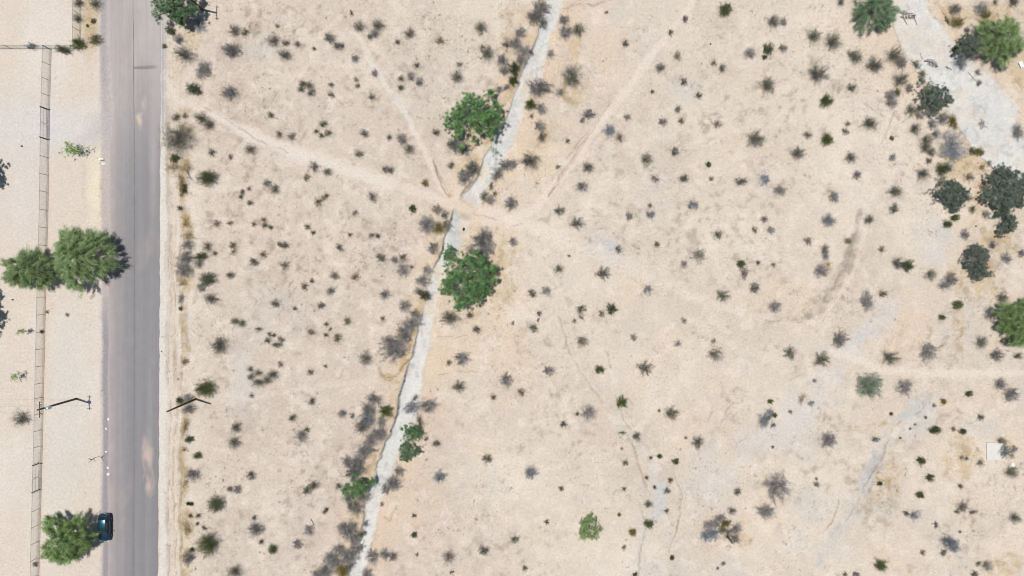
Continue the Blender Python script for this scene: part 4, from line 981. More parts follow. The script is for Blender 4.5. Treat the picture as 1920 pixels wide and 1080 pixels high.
# ================================================================ TREES
def tree_geo(seed, rx, ry, H, style, n_limb, clumps, leaves, ll, lw, gap=0.0, open_c=0.0, trunk_r=0.16, zlow=0.35):
    """crown rx, ry around the origin; returns trunk tubes, limb tubes, leaf blades"""
    rng = np.random.default_rng(seed)
    lob = lobes(rng, 0.46, 6)
    # limbs leave the trunk low and fan out
    k = 7
    phi = np.linspace(0, 2 * np.pi, n_limb, endpoint=False) + rng.normal(size=n_limb) * 0.25
    rr = rng.uniform(0.55, 0.85, n_limb)
    t = np.linspace(0, 1, k)[None, :]
    bend = rng.normal(size=(n_limb, 1)) * 0.18
    fork = H * 0.14
    zt = H * rng.uniform(0.55, 0.85, n_limb)
    x = (rr * np.cos(phi))[:, None] * t - np.sin(phi)[:, None] * bend * np.sin(t * np.pi)
    y = (rr * np.sin(phi))[:, None] * t + np.cos(phi)[:, None] * bend * np.sin(t * np.pi)
    z = fork + (zt[:, None] - fork) * t ** 0.8
    limbs = np.stack([x * rx, y * ry, z], -1)
    limbs[:, 1:-1] += rng.normal(size=limbs[:, 1:-1].shape) * 0.03 * H
    lrad = trunk_r * 0.55 * np.linspace(1, 0.25, k)[None, :] * rng.uniform(0.7, 1.1, (n_limb, 1))
    # clump centres: a thick domed shell with lobes
    a = rng.uniform(0, 2 * np.pi, clumps); u = rng.uniform(open_c ** 2, 1, clumps) ** 0.5
    lb = lob(a) * rng.uniform(0.88, 1.10, clumps)
    cz = H * (zlow + (1 - zlow) * np.sqrt(np.clip(1 - u * u, 0, 1)) * rng.uniform(0.55, 1.0, clumps)) - H * 0.10 * rng.uniform(0, 1, clumps) * (u > 0.7)
    c = np.stack([np.cos(a) * u * lb * rx, np.sin(a) * u * lb * ry, cz], -1)
    if gap > 0:
        keep = vnoise(c[:, 0] * 0.95 + seed, c[:, 1] * 0.95, seed) > gap
        c = c[keep]
    # twigs join clumps to the nearest limb
    flat = limbs[:, 2:].reshape(-1, 3)
    near_ = flat[np.argmin(((c[:, None, :] - flat[None]) ** 2).sum(-1), axis=1)]
    tt = np.linspace(0, 1, 4)[None, :, None]
    tw = near_[:, None, :] * (1 - tt) + c[:, None, :] * tt - [0, 0, 0.15]
    tw[:, 1:3] += rng.normal(size=(len(c), 2, 3)) * 0.06
    trad = np.broadcast_to(np.linspace(0.035, 0.008, 4)[None, :], (len(c), 4)) * (trunk_r / 0.16)
    # leaves: clumps differ in size and density
    n = leaves
    wgt = rng.uniform(0.3, 1.6, len(c)); ci = rng.choice(len(c), n, p=wgt / wgt.sum()); csz = rng.uniform(0.6, 1.3, (len(c), 1))
    sp = (0.40 if style == 'feather' else 0.34) * (0.6 + 0.1 * rx)
    out = c[ci] * [1, 1, 0] / np.array([rx, ry, 1]); out = out / (np.linalg.norm(out, axis=1, keepdims=True) + 0.15)
    if style == 'feather':
        s_ = rng.uniform(0, 1, n)[:, None]
        cd = out + rng.normal(size=(len(c), 3))[ci] * [0.22, 0.22, 0.2] + [0, 0, 0.2]
        pos = c[ci] + cd * (s_ * 2.1 - 0.7) * sp * 1.7 * csz[ci] - [0, 0, 1] * (s_ ** 2) * 0.35 + rng.normal(size=(n, 3)) * 0.10 * (1 + s_)
        d = cd + rng.normal(size=(n, 3)) * 0.25
    else:
        sub = rng.normal(size=(len(c), 9, 3)) * sp * [1.15, 1.15, 0.6] * csz[:, None, :]
        sk = rng.integers(0, 9, n)
        pos = c[ci] + sub[ci, sk] + rng.normal(size=(n, 3)) * sp * [0.36, 0.36, 0.24]
        d = rng.normal(size=(n, 3)) + out * 0.6
    LV = tris_np(pos, d, rng.uniform(0.6, 1.3, n) * ll, rng.uniform(0.7, 1.3, n) * lw, rng, 1.5 if style == 'feather' else 1.0)
    LV[0][:, 2] = np.maximum(LV[0][:, 2], 0.05)
    tz = np.array([[[0, 0, -0.25], [0.03, 0.02, fork * 0.5], [0, 0, fork * 1.15]]])
    TR = tubes_np(tz, np.array([[trunk_r * 1.35, trunk_r, trunk_r * 0.85]]), 9)
    LB = tubes_np(limbs, lrad, 6); TW = tubes_np(tw, np.array(trad), 3)
    BV = np.concatenate([LB[0], TW[0]]); BQ = np.concatenate([LB[1], TW[1] + len(LB[0])])
    return TR, (BV, BQ), LV
def tree(name, label, cat, group, px, py, dx, dy, H, style, mat, seed, leaves, n_limb=6, clumps=130, ll=0.22, lw=0.075, gap=0.0, open_c=0.0, bark='bark', trunk_r=0.16, rz=0.0, zlow=0.35, hc=None):
    if hc is None: hc = H * 0.55
    x, y = P(px, py, hc)
    k = S * (1 - hc / CAM_H) / 2 * (0.86 if style == 'feather' else 0.9)
    TR, BR, LV = tree_geo(seed, dx * k, dy * k, H, style, n_limb, int(clumps * (2.1 if style == 'feather' else 0.7)), int(leaves * (1.9 if style == 'feather' else 1.9)), ll * (1.0 if style == 'feather' else 0.8), lw, gap, open_c, trunk_r, zlow)
    # (crown spans are measured between the outer sprays)
    o = link(name, None, None, (x, y, height_at(x, y) - 0.03), rz)
    link('trunk', np_mesh(name + '_trunk', TR[0], TR[1].ravel(), 4, [M[bark]], smooth=True), o)
    link('branches', np_mesh(name + '_branches', BR[0], BR[1].ravel(), 4, [M[bark]], smooth=True), o)
    link('crown', np_mesh(name + '_crown', LV[0], LV[1].ravel(), 3, [M[mat]]), o)
    tag(o, label, cat, group); return o
GT = 'green trees'
tree('mesquite_tree', 'big feathery green tree between the fence and the road, shadow reaching the asphalt', 'tree', GT, 148, 483, 112, 118, 5.6, 'feather', 'palo', 1, 34000, 9, 170, 0.26, 0.05, gap=0.24)
tree('mesquite_tree', 'wide low green tree growing through the fence beside the big feathery one', 'tree', GT, 55, 506, 108, 66, 4.8, 'feather', 'palo', 2, 24000, 7, 130, 0.26, 0.05, gap=0.24)
tree('mesquite_tree', 'round feathery green tree shading the rear of the parked dark car', 'tree', GT, 122, 1012, 88, 90, 5.2, 'feather', 'palo', 3, 30000, 9, 150, 0.26, 0.05, gap=0.24)
tree('mesquite_tree', 'rich green tree overhanging the road edge in front of a pole', 'tree', GT, 322, -2, 90, 104, 6.0, 'clump', 'mesq', 4, 26000, 7, 110, 0.2, 0.08)
tree('yard_tree', 'yard tree mostly out of frame, casting a small branchy shadow above the fence tree', 'tree', GT, -42, 328, 60, 56, 4.6, 'clump', 'palo', 61, 9000, 6, 50)
tree('yard_tree', 'yard tree mostly out of frame, casting a dark shadow below the fence tree', 'tree', GT, -48, 580, 70, 80, 5.0, 'clump', 'palo', 62, 12000, 6, 60)
tree('wash_tree', 'irregular bright green tree on the upper bank of the narrow wash, with open gaps', 'tree', GT, 893, 225, 116, 112, 4.6, 'clump', 'mesq', 5, 25000, 7, 120, 0.17, 0.085, gap=0.30, hc=2.2)
tree('wash_tree', 'round bright green tree standing in the narrow wash below the trail crossing', 'tree', GT, 874, 524, 118, 106, 4.8, 'clump', 'mesq', 8, 29000, 7, 140, 0.17, 0.085, gap=0.16, hc=2.4)
tree('wash_sapling', 'pale green spray of a tree poking over the wash above the round green tree', 'tree', GT, 842, 478, 30, 40, 2.4, 'clump', 'mesq', 9, 3000, 5, 26, 0.15, 0.07, gap=0.3, trunk_r=0.05)
tree('wash_sapling', 'blue-green small tree beside the wash just below the fallen tree', 'tree', GT, 774, 811, 40, 32, 2.2, 'clump', 'mesq', 10, 4500, 5, 34, 0.15, 0.07, gap=0.25, trunk_r=0.06)
tree('wash_sapling', 'bright green small tree beside the wash, lower of the twin pair', 'tree', GT, 767, 845, 42, 40, 2.3, 'clump', 'mesq', 11, 5200, 5, 36, 0.15, 0.07, gap=0.2, trunk_r=0.06)
tree('wash_tree', 'half-green half-bare tree on the bank of the lower narrow wash', 'tree', GT, 668, 913, 54, 50, 2.8, 'clump', 'mesq', 12, 7000, 6, 60, 0.15, 0.07, gap=0.3, trunk_r=0.09)
tree('fence_sapling', 'sparse light green sapling in the yard strip above the road shoulder litter', 'tree', GT, 138, 282, 44, 34, 2.4, 'clump', 'palo', 13, 1500, 5, 22, 0.16, 0.05, gap=0.3, trunk_r=0.05)
tree('fence_sapling', 'upper of two thin saplings behind the fence', 'tree', GT, 43, 622, 15, 12, 2.0, 'clump', 'palo', 14, 420, 4, 10, 0.14, 0.05, trunk_r=0.035, zlow=.5)
tree('fence_sapling', 'lower of two thin saplings behind the fence', 'tree', GT, 34, 705, 17, 14, 2.0, 'clump', 'palo', 15, 500, 4, 10, 0.14, 0.05, trunk_r=0.035, zlow=.5)
tree('desert_shrub', 'lone vivid green shrub on bare sand in the lower desert', 'shrub', GT, 1105, 992, 44, 48, 1.8, 'clump', 'palo', 63, 5200, 7, 60, 0.14, 0.055, gap=0.12, trunk_r=0.06, zlow=.2)
tree('wide_wash_tree', 'grey-green tree beside the driftwood raft at the wide wash', 'tree', GT, 1640, 16, 80, 72, 4.2, 'feather', 'mesq', 16, 17000, 7, 90, 0.2, 0.05)
tree('corner_tree', 'largest bright green tree near the top corner beyond the wide wash', 'tree', GT, 1877, 77, 82, 80, 4.8, 'feather', 'palo', 17, 22000, 8, 110, 0.22, 0.055)
tree('corner_tree', 'darker bushy green tree leaning against the bright corner tree', 'tree', GT, 1816, 86, 46, 42, 3.2, 'clump', 'dark', 18, 8000, 6, 60, 0.16, 0.07)
tree('wide_wash_tree', 'dark green tree with a grey bare side, on the bank of the wide wash', 'tree', GT, 1752, 183, 62, 62, 3.6, 'clump', 'dark', 19, 11000, 7, 80, 0.17, 0.075, gap=0.12)
tree('thicket_tree', 'round dense dark green thicket tree below the bleached dead tree', 'tree', GT, 1787, 363, 62, 60, 3.0, 'clump', 'dark', 20, 17000, 8, 120, 0.16, 0.065, zlow=.2)
tree('thicket_tree', 'largest dark thicket tree beside the lower end of the wide wash', 'tree', GT, 1888, 355, 86, 96, 4.2, 'clump', 'dark', 21, 30000, 9, 170, 0.17, 0.07, gap=0.08, zlow=.2)
tree('thicket_tree', 'dark thicket tree joined below the largest one, tapering downward', 'tree', GT, 1887, 418, 42, 52, 2.4, 'clump', 'dark', 22, 9000, 6, 60, 0.15, 0.06, gap=0.1, zlow=.2)
tree('thicket_tree', 'dark green thicket tree with yellow grass beside it, upper half of a pair', 'tree', GT, 1834, 480, 50, 46, 2.6, 'clump', 'dark', 23, 11000, 7, 80, 0.15, 0.065, zlow=.2)
tree('thicket_tree', 'greyer thicket tree forming the lower half of the pair', 'tree', GT, 1838, 508, 38, 34, 2.0, 'clump', 'dark', 24, 6500, 6, 50, 0.14, 0.055, zlow=.2)
tree('edge_tree', 'feathery tree with yellow-green sprays cut by the frame edge', 'tree', GT, 1912, 603, 84, 88, 4.6, 'feather', 'palo', 25, 24000, 9, 120, 0.26, 0.05, gap=0.24)

# dead trees and shrubs with bleached limbs
def dead_shrub(label, px, py, dx, dy, H, mat, seed, n_main, blades, limbs='white_wood', cat='shrub', name='dead_shrub'):
    rng = np.random.default_rng(seed)
    x, y = P(px, py, H * 0.5)
    rx, ry = dx * S / 2, dy * S / 2
    o = link(name, None, None, (x, y, height_at(x, y) - 0.03))
    lob = lobes(rng, 0.3, 5)
    p = branch_paths(rng, 1.0, H, n_main, lob, 0.08, k=8, fill=0.5); p[..., 0] *= rx; p[..., 1] *= ry
    p[:, 1:] += np.cumsum(rng.normal(size=p[:, 1:].shape) * [0.05, 0.05, 0.03], axis=1)
    T = tubes_np(p, 0.05 * np.linspace(1.2, 0.3, 8)[None, :] * rng.uniform(0.6, 1.3, (n_main, 1)), 5)
    link('limbs', np_mesh('limbs', T[0], T[1].ravel(), 4, [M[limbs]], smooth=True), o)
    p2 = branch_paths(rng, 1.0, H, 70, lob, 0.15, fill=0.25); p2[..., 0] *= rx; p2[..., 1] *= ry
    q, d = along(p2, rng, blades, 0.15, 1.0, 0.8); q = q + rng.normal(size=q.shape) * 0.13
    L = blades_np(q, d + rng.normal(size=q.shape) * 0.7, rng.uniform(0.2, 0.5, blades), rng.uniform(0.02, 0.045, blades), rng)
    L[0][:, 2] = np.maximum(L[0][:, 2], 0)
    link('twigs', np_mesh('twigs', L[0], L[1].ravel(), 4, [M[mat]]), o)
    tag(o, label, cat, 'dead shrubs and trees'); return o
dead_shrub('bleached dead tree with curling white limbs beside the wide wash', 1786, 274, 56, 66, 2.4, 'blue', 31, 9, 5200, cat='dead tree', name='dead_tree')
dead_shrub('large dead grey shrub with pale limbs above the brownish cushion bush', 1457, 912, 58, 58, 1.9, 'dry', 32, 10, 4200)
dead_shrub('dead spread of sticks in the heap beside the black log', 1368, 1000, 34, 30, 1.0, 'brown', 33, 9, 700, 'grey_wood')
dead_shrub('dark leaning dead brush with bent trunks above the round green wash tree', 902, 478, 30, 34, 1.5, 'dry', 34, 7, 500, 'grey_wood')
dead_shrub('fallen dead tree lying across the narrow wash with white forked limbs', 787, 764, 50, 30, 1.0, 'dry', 35, 7, 600)
dead_shrub('bare white sticks tangled in the dead roadside brush', 345, 508, 30, 26, 0.9, 'dry', 36, 6, 250)
dead_shrub('branching bare shrub on the bank above the trail crossing', 868, 335, 26, 26, 1.0, 'dry', 37, 6, 260, 'grey_wood')
dead_shrub('dead brush stump lying on the bed of the wide wash', 1846, 230, 13, 18, 0.5, 'dry', 38, 6, 160, 'grey_wood', 'stump', 'brush_stump')

# ================================================================ FENCES AND GATES
FH = 1.65
def fxy(px, py):                     # foot pixel -> world
    x, y = P(px, py); return Vector((x, y, height_at(x, y)))
def mesh_panel(mb, a, b, h, step=0.14, r=0.004):
    """crossing diagonal wires between two posts"""
    d = b - a; L = Vector((d.x, d.y, 0)).length; u = d / L
    n = int(L / step)
    for s in (1, -1):
        for i in range(-int(h / step), n + 1):
            s0 = i * step; s1 = s0 + h
            p0, p1 = max(s0, 0), min(s1, L)
            if p1 - p0 < 0.02: continue
            z0, z1 = (p0 - s0), (p1 - s0)
            if s < 0: z0, z1 = h - z0, h - z1
            A = a + u * p0 + Vector((0, 0, z0 + 0.03)); B = a + u * p1 + Vector((0, 0, z1 + 0.03))
            mb.tube([A, B], r, 3, cap=False)
def fence(name, label, feet, h=FH, skip=(), cap_r=0.024, panels=True):
    o = link(name, None, None, tuple(feet[0])); o0 = feet[0]
    pts = [p - o0 for p in feet]
    post = MB(); post.tube([(0, 0, -0.3), (0, 0, h + 0.05)], 0.036, 8)
    pm = post.mesh('post', M['dark_steel'], True)
    for p in pts: link('post', pm, o, tuple(p))
    for i, (a, b) in enumerate(zip(pts, pts[1:])):
        if i in skip: continue
        r = MB(); r.tube([a + Vector((0, 0, h)), b + Vector((0, 0, h))], cap_r, 6); r.build('top_rail', M['steel'], o, True)
        if panels:
            m_ = MB(); mesh_panel(m_, a, b, h - 0.05); w = m_.build('wire_mesh', M['wire'], o); w['kind'] = 'stuff'
    tag(o, label, 'fence', 'wire fences of the yard'); return o
yb = [92, 121, 150, 179, 204]
bx = lambda y: float(np.interp(y, [84, 205, 262, 400, 540, 810, 1080, 1200], [92.5, 89, 88, 86, 82, 76, 69, 66]))
fence('wire_fence', 'short wire fence run from the corner down to the wide gate', [fxy(bx(y), y) for y in yb])
ys2 = [262, 295, 328, 360, 394, 427, 460, 492, 524, 557, 590, 622, 654, 686, 718, 745, 775, 806, 836, 866]
fence('wire_fence', 'long wire fence run parallel to the road between the two gates', [fxy(bx(y), y) for y in ys2])
ys3 = [920, 954, 984, 1015, 1046, 1078, 1110, 1142, 1174]
fence('wire_fence', 'wire fence run below the narrow gate, passing the tree by the car', [fxy(bx(y), y) for y in ys3])
fence('wire_fence', 'wire fence run across the yard meeting the road-parallel fence', [fxy(x, 91) for x in (-80, -44, -14, 21, 57, 92.5, 120, 147)])
fence('wire_fence', 'wire fence run climbing out of frame beside the roadside bushes', [fxy(147.5, y) for y in (91, 57, 26, -6, -38, -70)])
def gate(label, feet, leaves, h=1.75):
    o0 = feet[0]; o = link('gate', None, None, tuple(o0))
    pts = [p - o0 for p in feet]
    for p in (pts[0], pts[-1]):
        g = MB(); g.tube([(0, 0, -0.3), (0, 0, h + 0.15)], 0.07, 10); link('gate_post', g.mesh('gate_post', M['dark_steel'], True), o, tuple(p))
    n = leaves
    for k in range(n):
        a = pts[0].lerp(pts[-1], k / n) ; b = pts[0].lerp(pts[-1], (k + 1) / n)
        u = (b - a).normalized(); a = a + u * 0.1; b = b - u * 0.06
        lf = MB()
        z0, z1 = 0.18, h - 0.05
        za, zb = Vector((0, 0, z0)), Vector((0, 0, z1))
        for A, B in ((a + za, b + za), (a + zb, b + zb), (a + za, a + zb), (b + za, b + zb)):
            lf.tube([A, B], 0.035, 6)
        fr = lf.build('leaf_frame', M['steel'], o, True)
        zm = Vector((0, 0, (z0 + z1) / 2)); br = MB(); br.tube([a + zm, b + zm], 0.02, 6); br.build('rail', M['steel'], o, True)
        m_ = MB(); mesh_panel(m_, a + Vector((0, 0, z0)), b + Vector((0, 0, z0)), z1 - z0, 0.14); w = m_.build('wire_mesh', M['wire'], o); w['kind'] = 'stuff'
    tag(o, label, 'gate', 'yard gates'); return o
gate('wide double-leaf pipe gate opening on the pale driveway', [fxy(bx(205) , 205), fxy(bx(261), 261)], 2)
gate('narrow walk gate of two short leaves near the lower yard fence', [fxy(bx(867), 868), fxy(bx(919), 918)], 2, 1.7)

# ================================================================ POWER POLES AND WIRES
def power_pole(label, foot, h, lean=(0, 0), arm=True, xf=False):
    x, y = P(*foot); g = height_at(x, y)
    o = link('power_pole', None, None, (x, y, g))
    top = Vector((lean[0], lean[1], h))
    b = MB(); b.tube([(0, 0, -0.4), top * 0.5, top], [0.19, 0.16, 0.125], 12); b.build('pole', M['pole'], o, True)
    at_ = lambda z: top * (z / h)
    if arm:
        A = at_(h - 0.25)
        a = MB(); a.box((A.x + 0.18, A.y, A.z), (0.11, 2.5, 0.13)); a.build('crossarm', M['pole'], o)
        for s in (-1, 1):
            br = MB(); br.tube([(A.x + 0.16, A.y + s * 0.75, A.z - 0.05), (A.x + 0.14, A.y, A.z - 0.75)], 0.018, 5); br.build('brace', M['steel'], o)
            for off in (0.12, -0.3):
                ins = MB()
                if off > 0: ins.tube([(A.x + 0.18, A.y + s * 1.02, A.z + 0.06), (A.x + 0.18, A.y + s * 1.02, A.z + 0.34)], [0.03, 0.065], 8)
                else: ins.tube([(A.x + 0.55, A.y + s * 0.98, A.z + 0.02), (A.x - 0.2, A.y + s * 0.98, A.z + 0.02)], [0.05, 0.035], 8)
                ins.build('insulator', M['porcelain'], o, True)
            fu = MB(); fu.tube([(A.x + 0.42, A.y + s * 0.84, A.z - 0.3), (A.x + 0.30, A.y + s * 0.84, A.z + 0.12)], 0.035, 6); fu.build('fuse_cutout', M['dark_steel'], o, True)
    if xf:
        C = at_(h - 1.75)
        c = MB(); c.tube([(C.x + 0.48, C.y - 0.02, C.z - 0.5), (C.x + 0.48, C.y - 0.02, C.z - 0.45), (C.x + 0.48, C.y - 0.02, C.z + 0.40), (C.x + 0.48, C.y - 0.02, C.z + 0.48)], [0.24, 0.27, 0.27, 0.20], 16)
        t = c.build('transformer', M['xfmr'], o, True)
        for s in (-1, 1):
            q = MB(); q.tube([(C.x + 0.48, C.y + s * 0.12, C.z + 0.46), (C.x + 0.5, C.y + s * 0.17, C.z + 0.75)], [0.05, 0.035], 8); q.build('bushing', M['porcelain'], t, True)
        br = MB(); br.box((C.x + 0.18, C.y, C.z + 0.1), (0.2, 0.1, 0.5)); br.build('bracket', M['steel'], o)
    tag(o, label, 'power pole', 'wooden power poles'); return o, Vector((x, y, g)) + top
p1, t1 = power_pole('wooden power pole with crossarm, white insulators and a pale transformer beside the fence', (143.5, 747.5), 9.3, (-0.15, -0.25), True, True)
p2, t2 = power_pole('bare wooden power pole without crossarm standing near the road verge', (367, 748), 9.9, (0.15, -0.35), False)
p3, t3 = power_pole('power pole hidden behind the tree over the road, crossarm shadow on sand', (380, 18), 9.4, (0.05, -0.1), True)
def wire(label, a, b, sag, r=0.011, name='power_line'):
    n = 24; pts = []
    for i in range(n + 1):
        t = i / n; p = a.lerp(b, t); p.z -= sag * 4 * t * (1 - t); pts.append(p)
    w = MB(); w.tube(pts, r, 4); o = w.build(name, M['wire']); tag(o, label, 'power line', 'power lines'); return o
for s in (-1, 1):
    wire(('upper' if s > 0 else 'lower') + ' power line running from the transformer pole over the yard', t1 + Vector((0.1, s * 1.02 * 0.45, -0.1)), t1 + Vector((-45, s * 1.02 * 0.45 + 0.3, -0.3)), 0.8)

# ================================================================ PARKED CAR
def build_car():
    x, y = P(196.0, 989.0, 0.6)
    o = link('parked_car', None, None, (x, y, height_at(x, y) + 0.0), 0.0)
    m, nt, b = new_mat('car_paint')
    b.inputs['Base Color'].default_value = (0.006, 0.05, 0.085, 1); b.inputs['Metallic'].default_value = 0.6; b.inputs['Roughness'].default_value = 0.22
    b.inputs['Coat Weight'].default_value = 1.0; b.inputs['Coat Roughness'].default_value = 0.04
    n = nt.nodes.new('ShaderNodeTexNoise'); n.inputs['Scale'].default_value = 2.5; n.inputs['Detail'].default_value = 4
    r = nt.nodes.new('ShaderNodeMapRange'); r.inputs['To Min'].default_value = 0.16; r.inputs['To Max'].default_value = 0.34
    tcn = nt.nodes.new('ShaderNodeTexCoord'); nt.links.new(tcn.outputs['Object'], n.inputs['Vector']); nt.links.new(n.outputs['Fac'], r.inputs['Value']); nt.links.new(r.outputs[0], b.inputs['Roughness'])
    glass, _, gb = new_mat('car_glass'); gb.inputs['Base Color'].default_value = (0.012, 0.016, 0.018, 1); gb.inputs['Roughness'].default_value = 0.05; gb.inputs['Specular IOR Level'].default_value = 0.6
    # stations: y, half width, top z, bottom z   (front toward -y)
    st = [(-2.30, .55, .62, .34), (-2.24, .72, .74, .26), (-2.05, .86, .86, .22), (-1.6, .92, .95, .20), (-1.0, .94, 1.02, .20), (-0.4, .945, 1.04, .20), (0.4, .95, 1.05, .20),
          (1.2, .95, 1.06, .20), (1.75, .93, 1.06, .21), (2.1, .86, 1.0, .24), (2.25, .76, .88, .28), (2.31, .60, .72, .36)]
    V = []; F = []; nseg = 20
    for (yy, hw, zt, zb) in st:
        for k in range(nseg):
            a = 2 * math.pi * k / nseg
            ca, sa = math.cos(a), math.sin(a)
            xx = hw * math.copysign(abs(ca) ** 0.38, ca); zc = (zt + zb) / 2; zz = zc + (zt - zb) / 2 * math.copysign(abs(sa) ** 0.42, sa)
            if sa > 0: xx *= 1 - 0.06 * sa
            V.append((xx, yy, zz))
    for i in range(len(st) - 1):
        for k in range(nseg): F.append((i * nseg + k, i * nseg + (k + 1) % nseg, (i + 1) * nseg + (k + 1) % nseg, (i + 1) * nseg + k))
    F.append(tuple(range(nseg))); F.append(tuple((len(st) - 1) * nseg + k for k in reversed(range(nseg))))
    B = MB(); B.add(V, F); B.build('body', m, o, True)
    # cabin: base ring at belt, roof ring
    belt = [(-0.95, .80), (0.2, .86), (1.1, .86), (1.95, .78)]
    roof = [(-0.30, .58), (0.25, .64), (1.0, .64), (1.52, .58)]
    zb_, zr = 1.03, 1.50
    zb2 = [1.02, 1.05, 1.06, 1.03]; zr2 = [1.44, 1.51, 1.50, 1.43]
    Rf = MB()
    top = []; nx = 8
    ysr = np.linspace(-0.30, 1.52, 10)
    for yy in ysr:
        hw = np.interp(yy, [q[0] for q in roof], [q[1] for q in roof]); z = np.interp(yy, [q[0] for q in roof], zr2)
        for j in range(nx + 1):
            u = -1 + 2 * j / nx; top.append((hw * u, yy, z + 0.055 * (1 - u * u)))
    fs = [(i * (nx + 1) + j, i * (nx + 1) + j + 1, (i + 1) * (nx + 1) + j + 1, (i + 1) * (nx + 1) + j) for i in range(len(ysr) - 1) for j in range(nx)]
    Rf.add(top, fs); Rf.build('roof', m, o, True)
    def quad(name, a, b_, c, d, mat, push=0.0):
        q = MB(); q.add([a, b_, c, d], [(0, 1, 2, 3)]); return q.build(name, mat, o)
    quad('windscreen', (-.78, -.97, 1.02), (.78, -.97, 1.02), (.57, -.31, 1.455), (-.57, -.31, 1.455), glass)
    quad('rear_window', (.74, 1.97, 1.02), (-.74, 1.97, 1.02), (-.57, 1.53, 1.445), (.57, 1.53, 1.445), glass)
    for s in (-1, 1):
        for i in range(3):
            (y0, w0), (y1, w1) = belt[i], belt[i + 1]; (r0, v0), (r1, v1) = roof[i], roof[i + 1]
            a, b_, c, d = Vector((s * w0, y0, zb2[i])), Vector((s * w1, y1, zb2[i + 1])), Vector((s * v1, r1, zr2[i + 1])), Vector((s * v0, r0, zr2[i]))
            quad('side_window', a.lerp(b_, .04), b_.lerp(a, .04), c.lerp(d, .04), d.lerp(c, .04), glass)
        for i in range(4):
            pl = MB(); pl.tube([(s * belt[i][1], belt[i][0], zb2[i] - .03), (s * roof[i][1], roof[i][0], zr2[i] + .01)], 0.035, 6); pl.build('pillar', m, o, True)
        rr = MB(); rr.tube([(s * q[1], q[0], z + .0) for q, z in zip(roof, zr2)], 0.032, 6); rr.build('roof_rail', m, o, True)
        mi = MB(); mi.tube([(s * .88, -.72, 1.04), (s * 1.02, -.70, 1.08), (s * 1.10, -.69, 1.08)], [.03, .09, .06], 8); mi.build('mirror', m, o, True)
        for yy in (0.1, 1.05):
            hd = MB(); hd.box((s * .955, yy, .86), (.03, .16, .03)); hd.build('door_handle', M['dark_steel'], o)
        hl = MB(); hl.box((s * .60, -2.2, .68), (.34, .12, .12), s * .25); hl.build('headlight', M['porcelain'], o)
        tl = MB(); tl.box((s * .66, 2.24, .84), (.24, .10, .14), -s * .25); tl.build('taillight', plain('taillight_red', (.25, .01, .01), .2), o)
        for yy in (-1.42, 1.42):
            w = link('wheel', None, o, (s * .86, yy, .33))
            t = MB(); t.tube([(-.11 * s, 0, 0), (-.09 * s, 0, 0), (.09 * s, 0, 0), (.11 * s, 0, 0)], [.29, .33, .33, .29], 20); t.build('tyre', M['black'], w, True)
            rm = MB(); rm.tube([(.10 * s, 0, 0), (.125 * s, 0, 0)], [.20, .17], 14); rm.build('rim', M['steel'], w, True)
    bp = MB(); bp.box((0, -2.27, .40), (1.3, .10, .12)); bp.build('grille', M['black'], o)
    wp = MB(); wp.box((0, -1.02, 1.035), (1.1, .06, .02)); wp.build('wiper_cowl', M['black'], o)
    tag(o, 'dark teal-blue car parked on the road shoulder beside the lower tree', 'car')
build_car()

# ================================================================ SLAB, STONES, DEBRIS
x, y = P(1865, 845.5); g = height_at(x, y)
sl = link('concrete_slab', None, None, (x, y, g))
b = MB(); b.box((0, 0, 0.03), (2.86, 2.92, 0.34)); me = b.build('slab', M['concrete'], sl)
bv = me.modifiers.new('edge', 'BEVEL'); bv.width = 0.02; bv.segments = 1
c = MB(); c.tube([(.62, -1.0, .212), (.45, -.7, .212), (.42, -.2, .212), (.5, .1, .212)], 0.012, 4); c.build('crack', M['concrete_edge'], sl)
tag(sl, 'square pale concrete slab on the sand with blue-grey brush against it', 'slab')

def rock(label, px, py, sx, sy, sz, mat, seed, cat='rock', name='rock', group=None, h=0.0):
    rng = np.random.default_rng(seed)
    x, y = P(px, py, h); n1, n2 = 7, 10; V = []; F = []
    for i in range(n1 + 1):
        th = math.pi * i / n1
        for j in range(n2):
            ph = 2 * math.pi * j / n2
            r = 1 + 0.22 * (rng.random() - 0.5) * 2 * math.sin(th)
            V.append((sx / 2 * r * math.sin(th) * math.cos(ph), sy / 2 * r * math.sin(th) * math.sin(ph), sz / 2 * r * math.cos(th)))
    for i in range(n1):
        for j in range(n2): F.append((i * n2 + j, (i + 1) * n2 + j, (i + 1) * n2 + (j + 1) % n2, i * n2 + (j + 1) % n2))
    q = MB(); q.add(V, F); o = q.build(name, M[mat]); o.location = (x, y, height_at(x, y) + sz * 0.28)
    tag(o, label, cat, group); return o
rock('black rock sitting in the wash just below the trail crossing', 869, 429.5, .36, .62, .4, 'black', 1)
rock('pale boulder beside the round green tree near the wash crossing path', 1001, 347, .8, .9, .35, 'rock', 2)
rock('small black rock on the upper mid desert sand', 1332, 83, .3, .35, .2, 'dark_rock', 3)
rock('small dark rock in the yard near the driveway', 41, 274, .4, .28, .22, 'dark_rock', 4)
rock('small dark rock in the yard below the fence tree', 24, 562, .4, .28, .22, 'dark_rock', 5)
rock('dark pebble-sized rock above the double dark thicket tree', 1830, 424, .3, .28, .2, 'dark_rock', 6)
rock('white-topped rock above the bush under the concrete slab', 1899, 872, .55, .75, .35, 'whitep', 7)
rock('round grey rock below the heap of dead brush', 1365, 1027, .95, .95, .5, 'rock', 8)
rock('small rock on the verge beside the asphalt above the bare pole', 303, 659, .25, .22, .15, 'dark_rock', 9)
desc = ['topmost stone of the white stone row', 'second white stone down the row, the smallest', 'third white stone down the row, biggest, beside a grey twig', 'fourth white stone down the row', 'fifth white stone down the row', 'lowest stone of the white stone row']
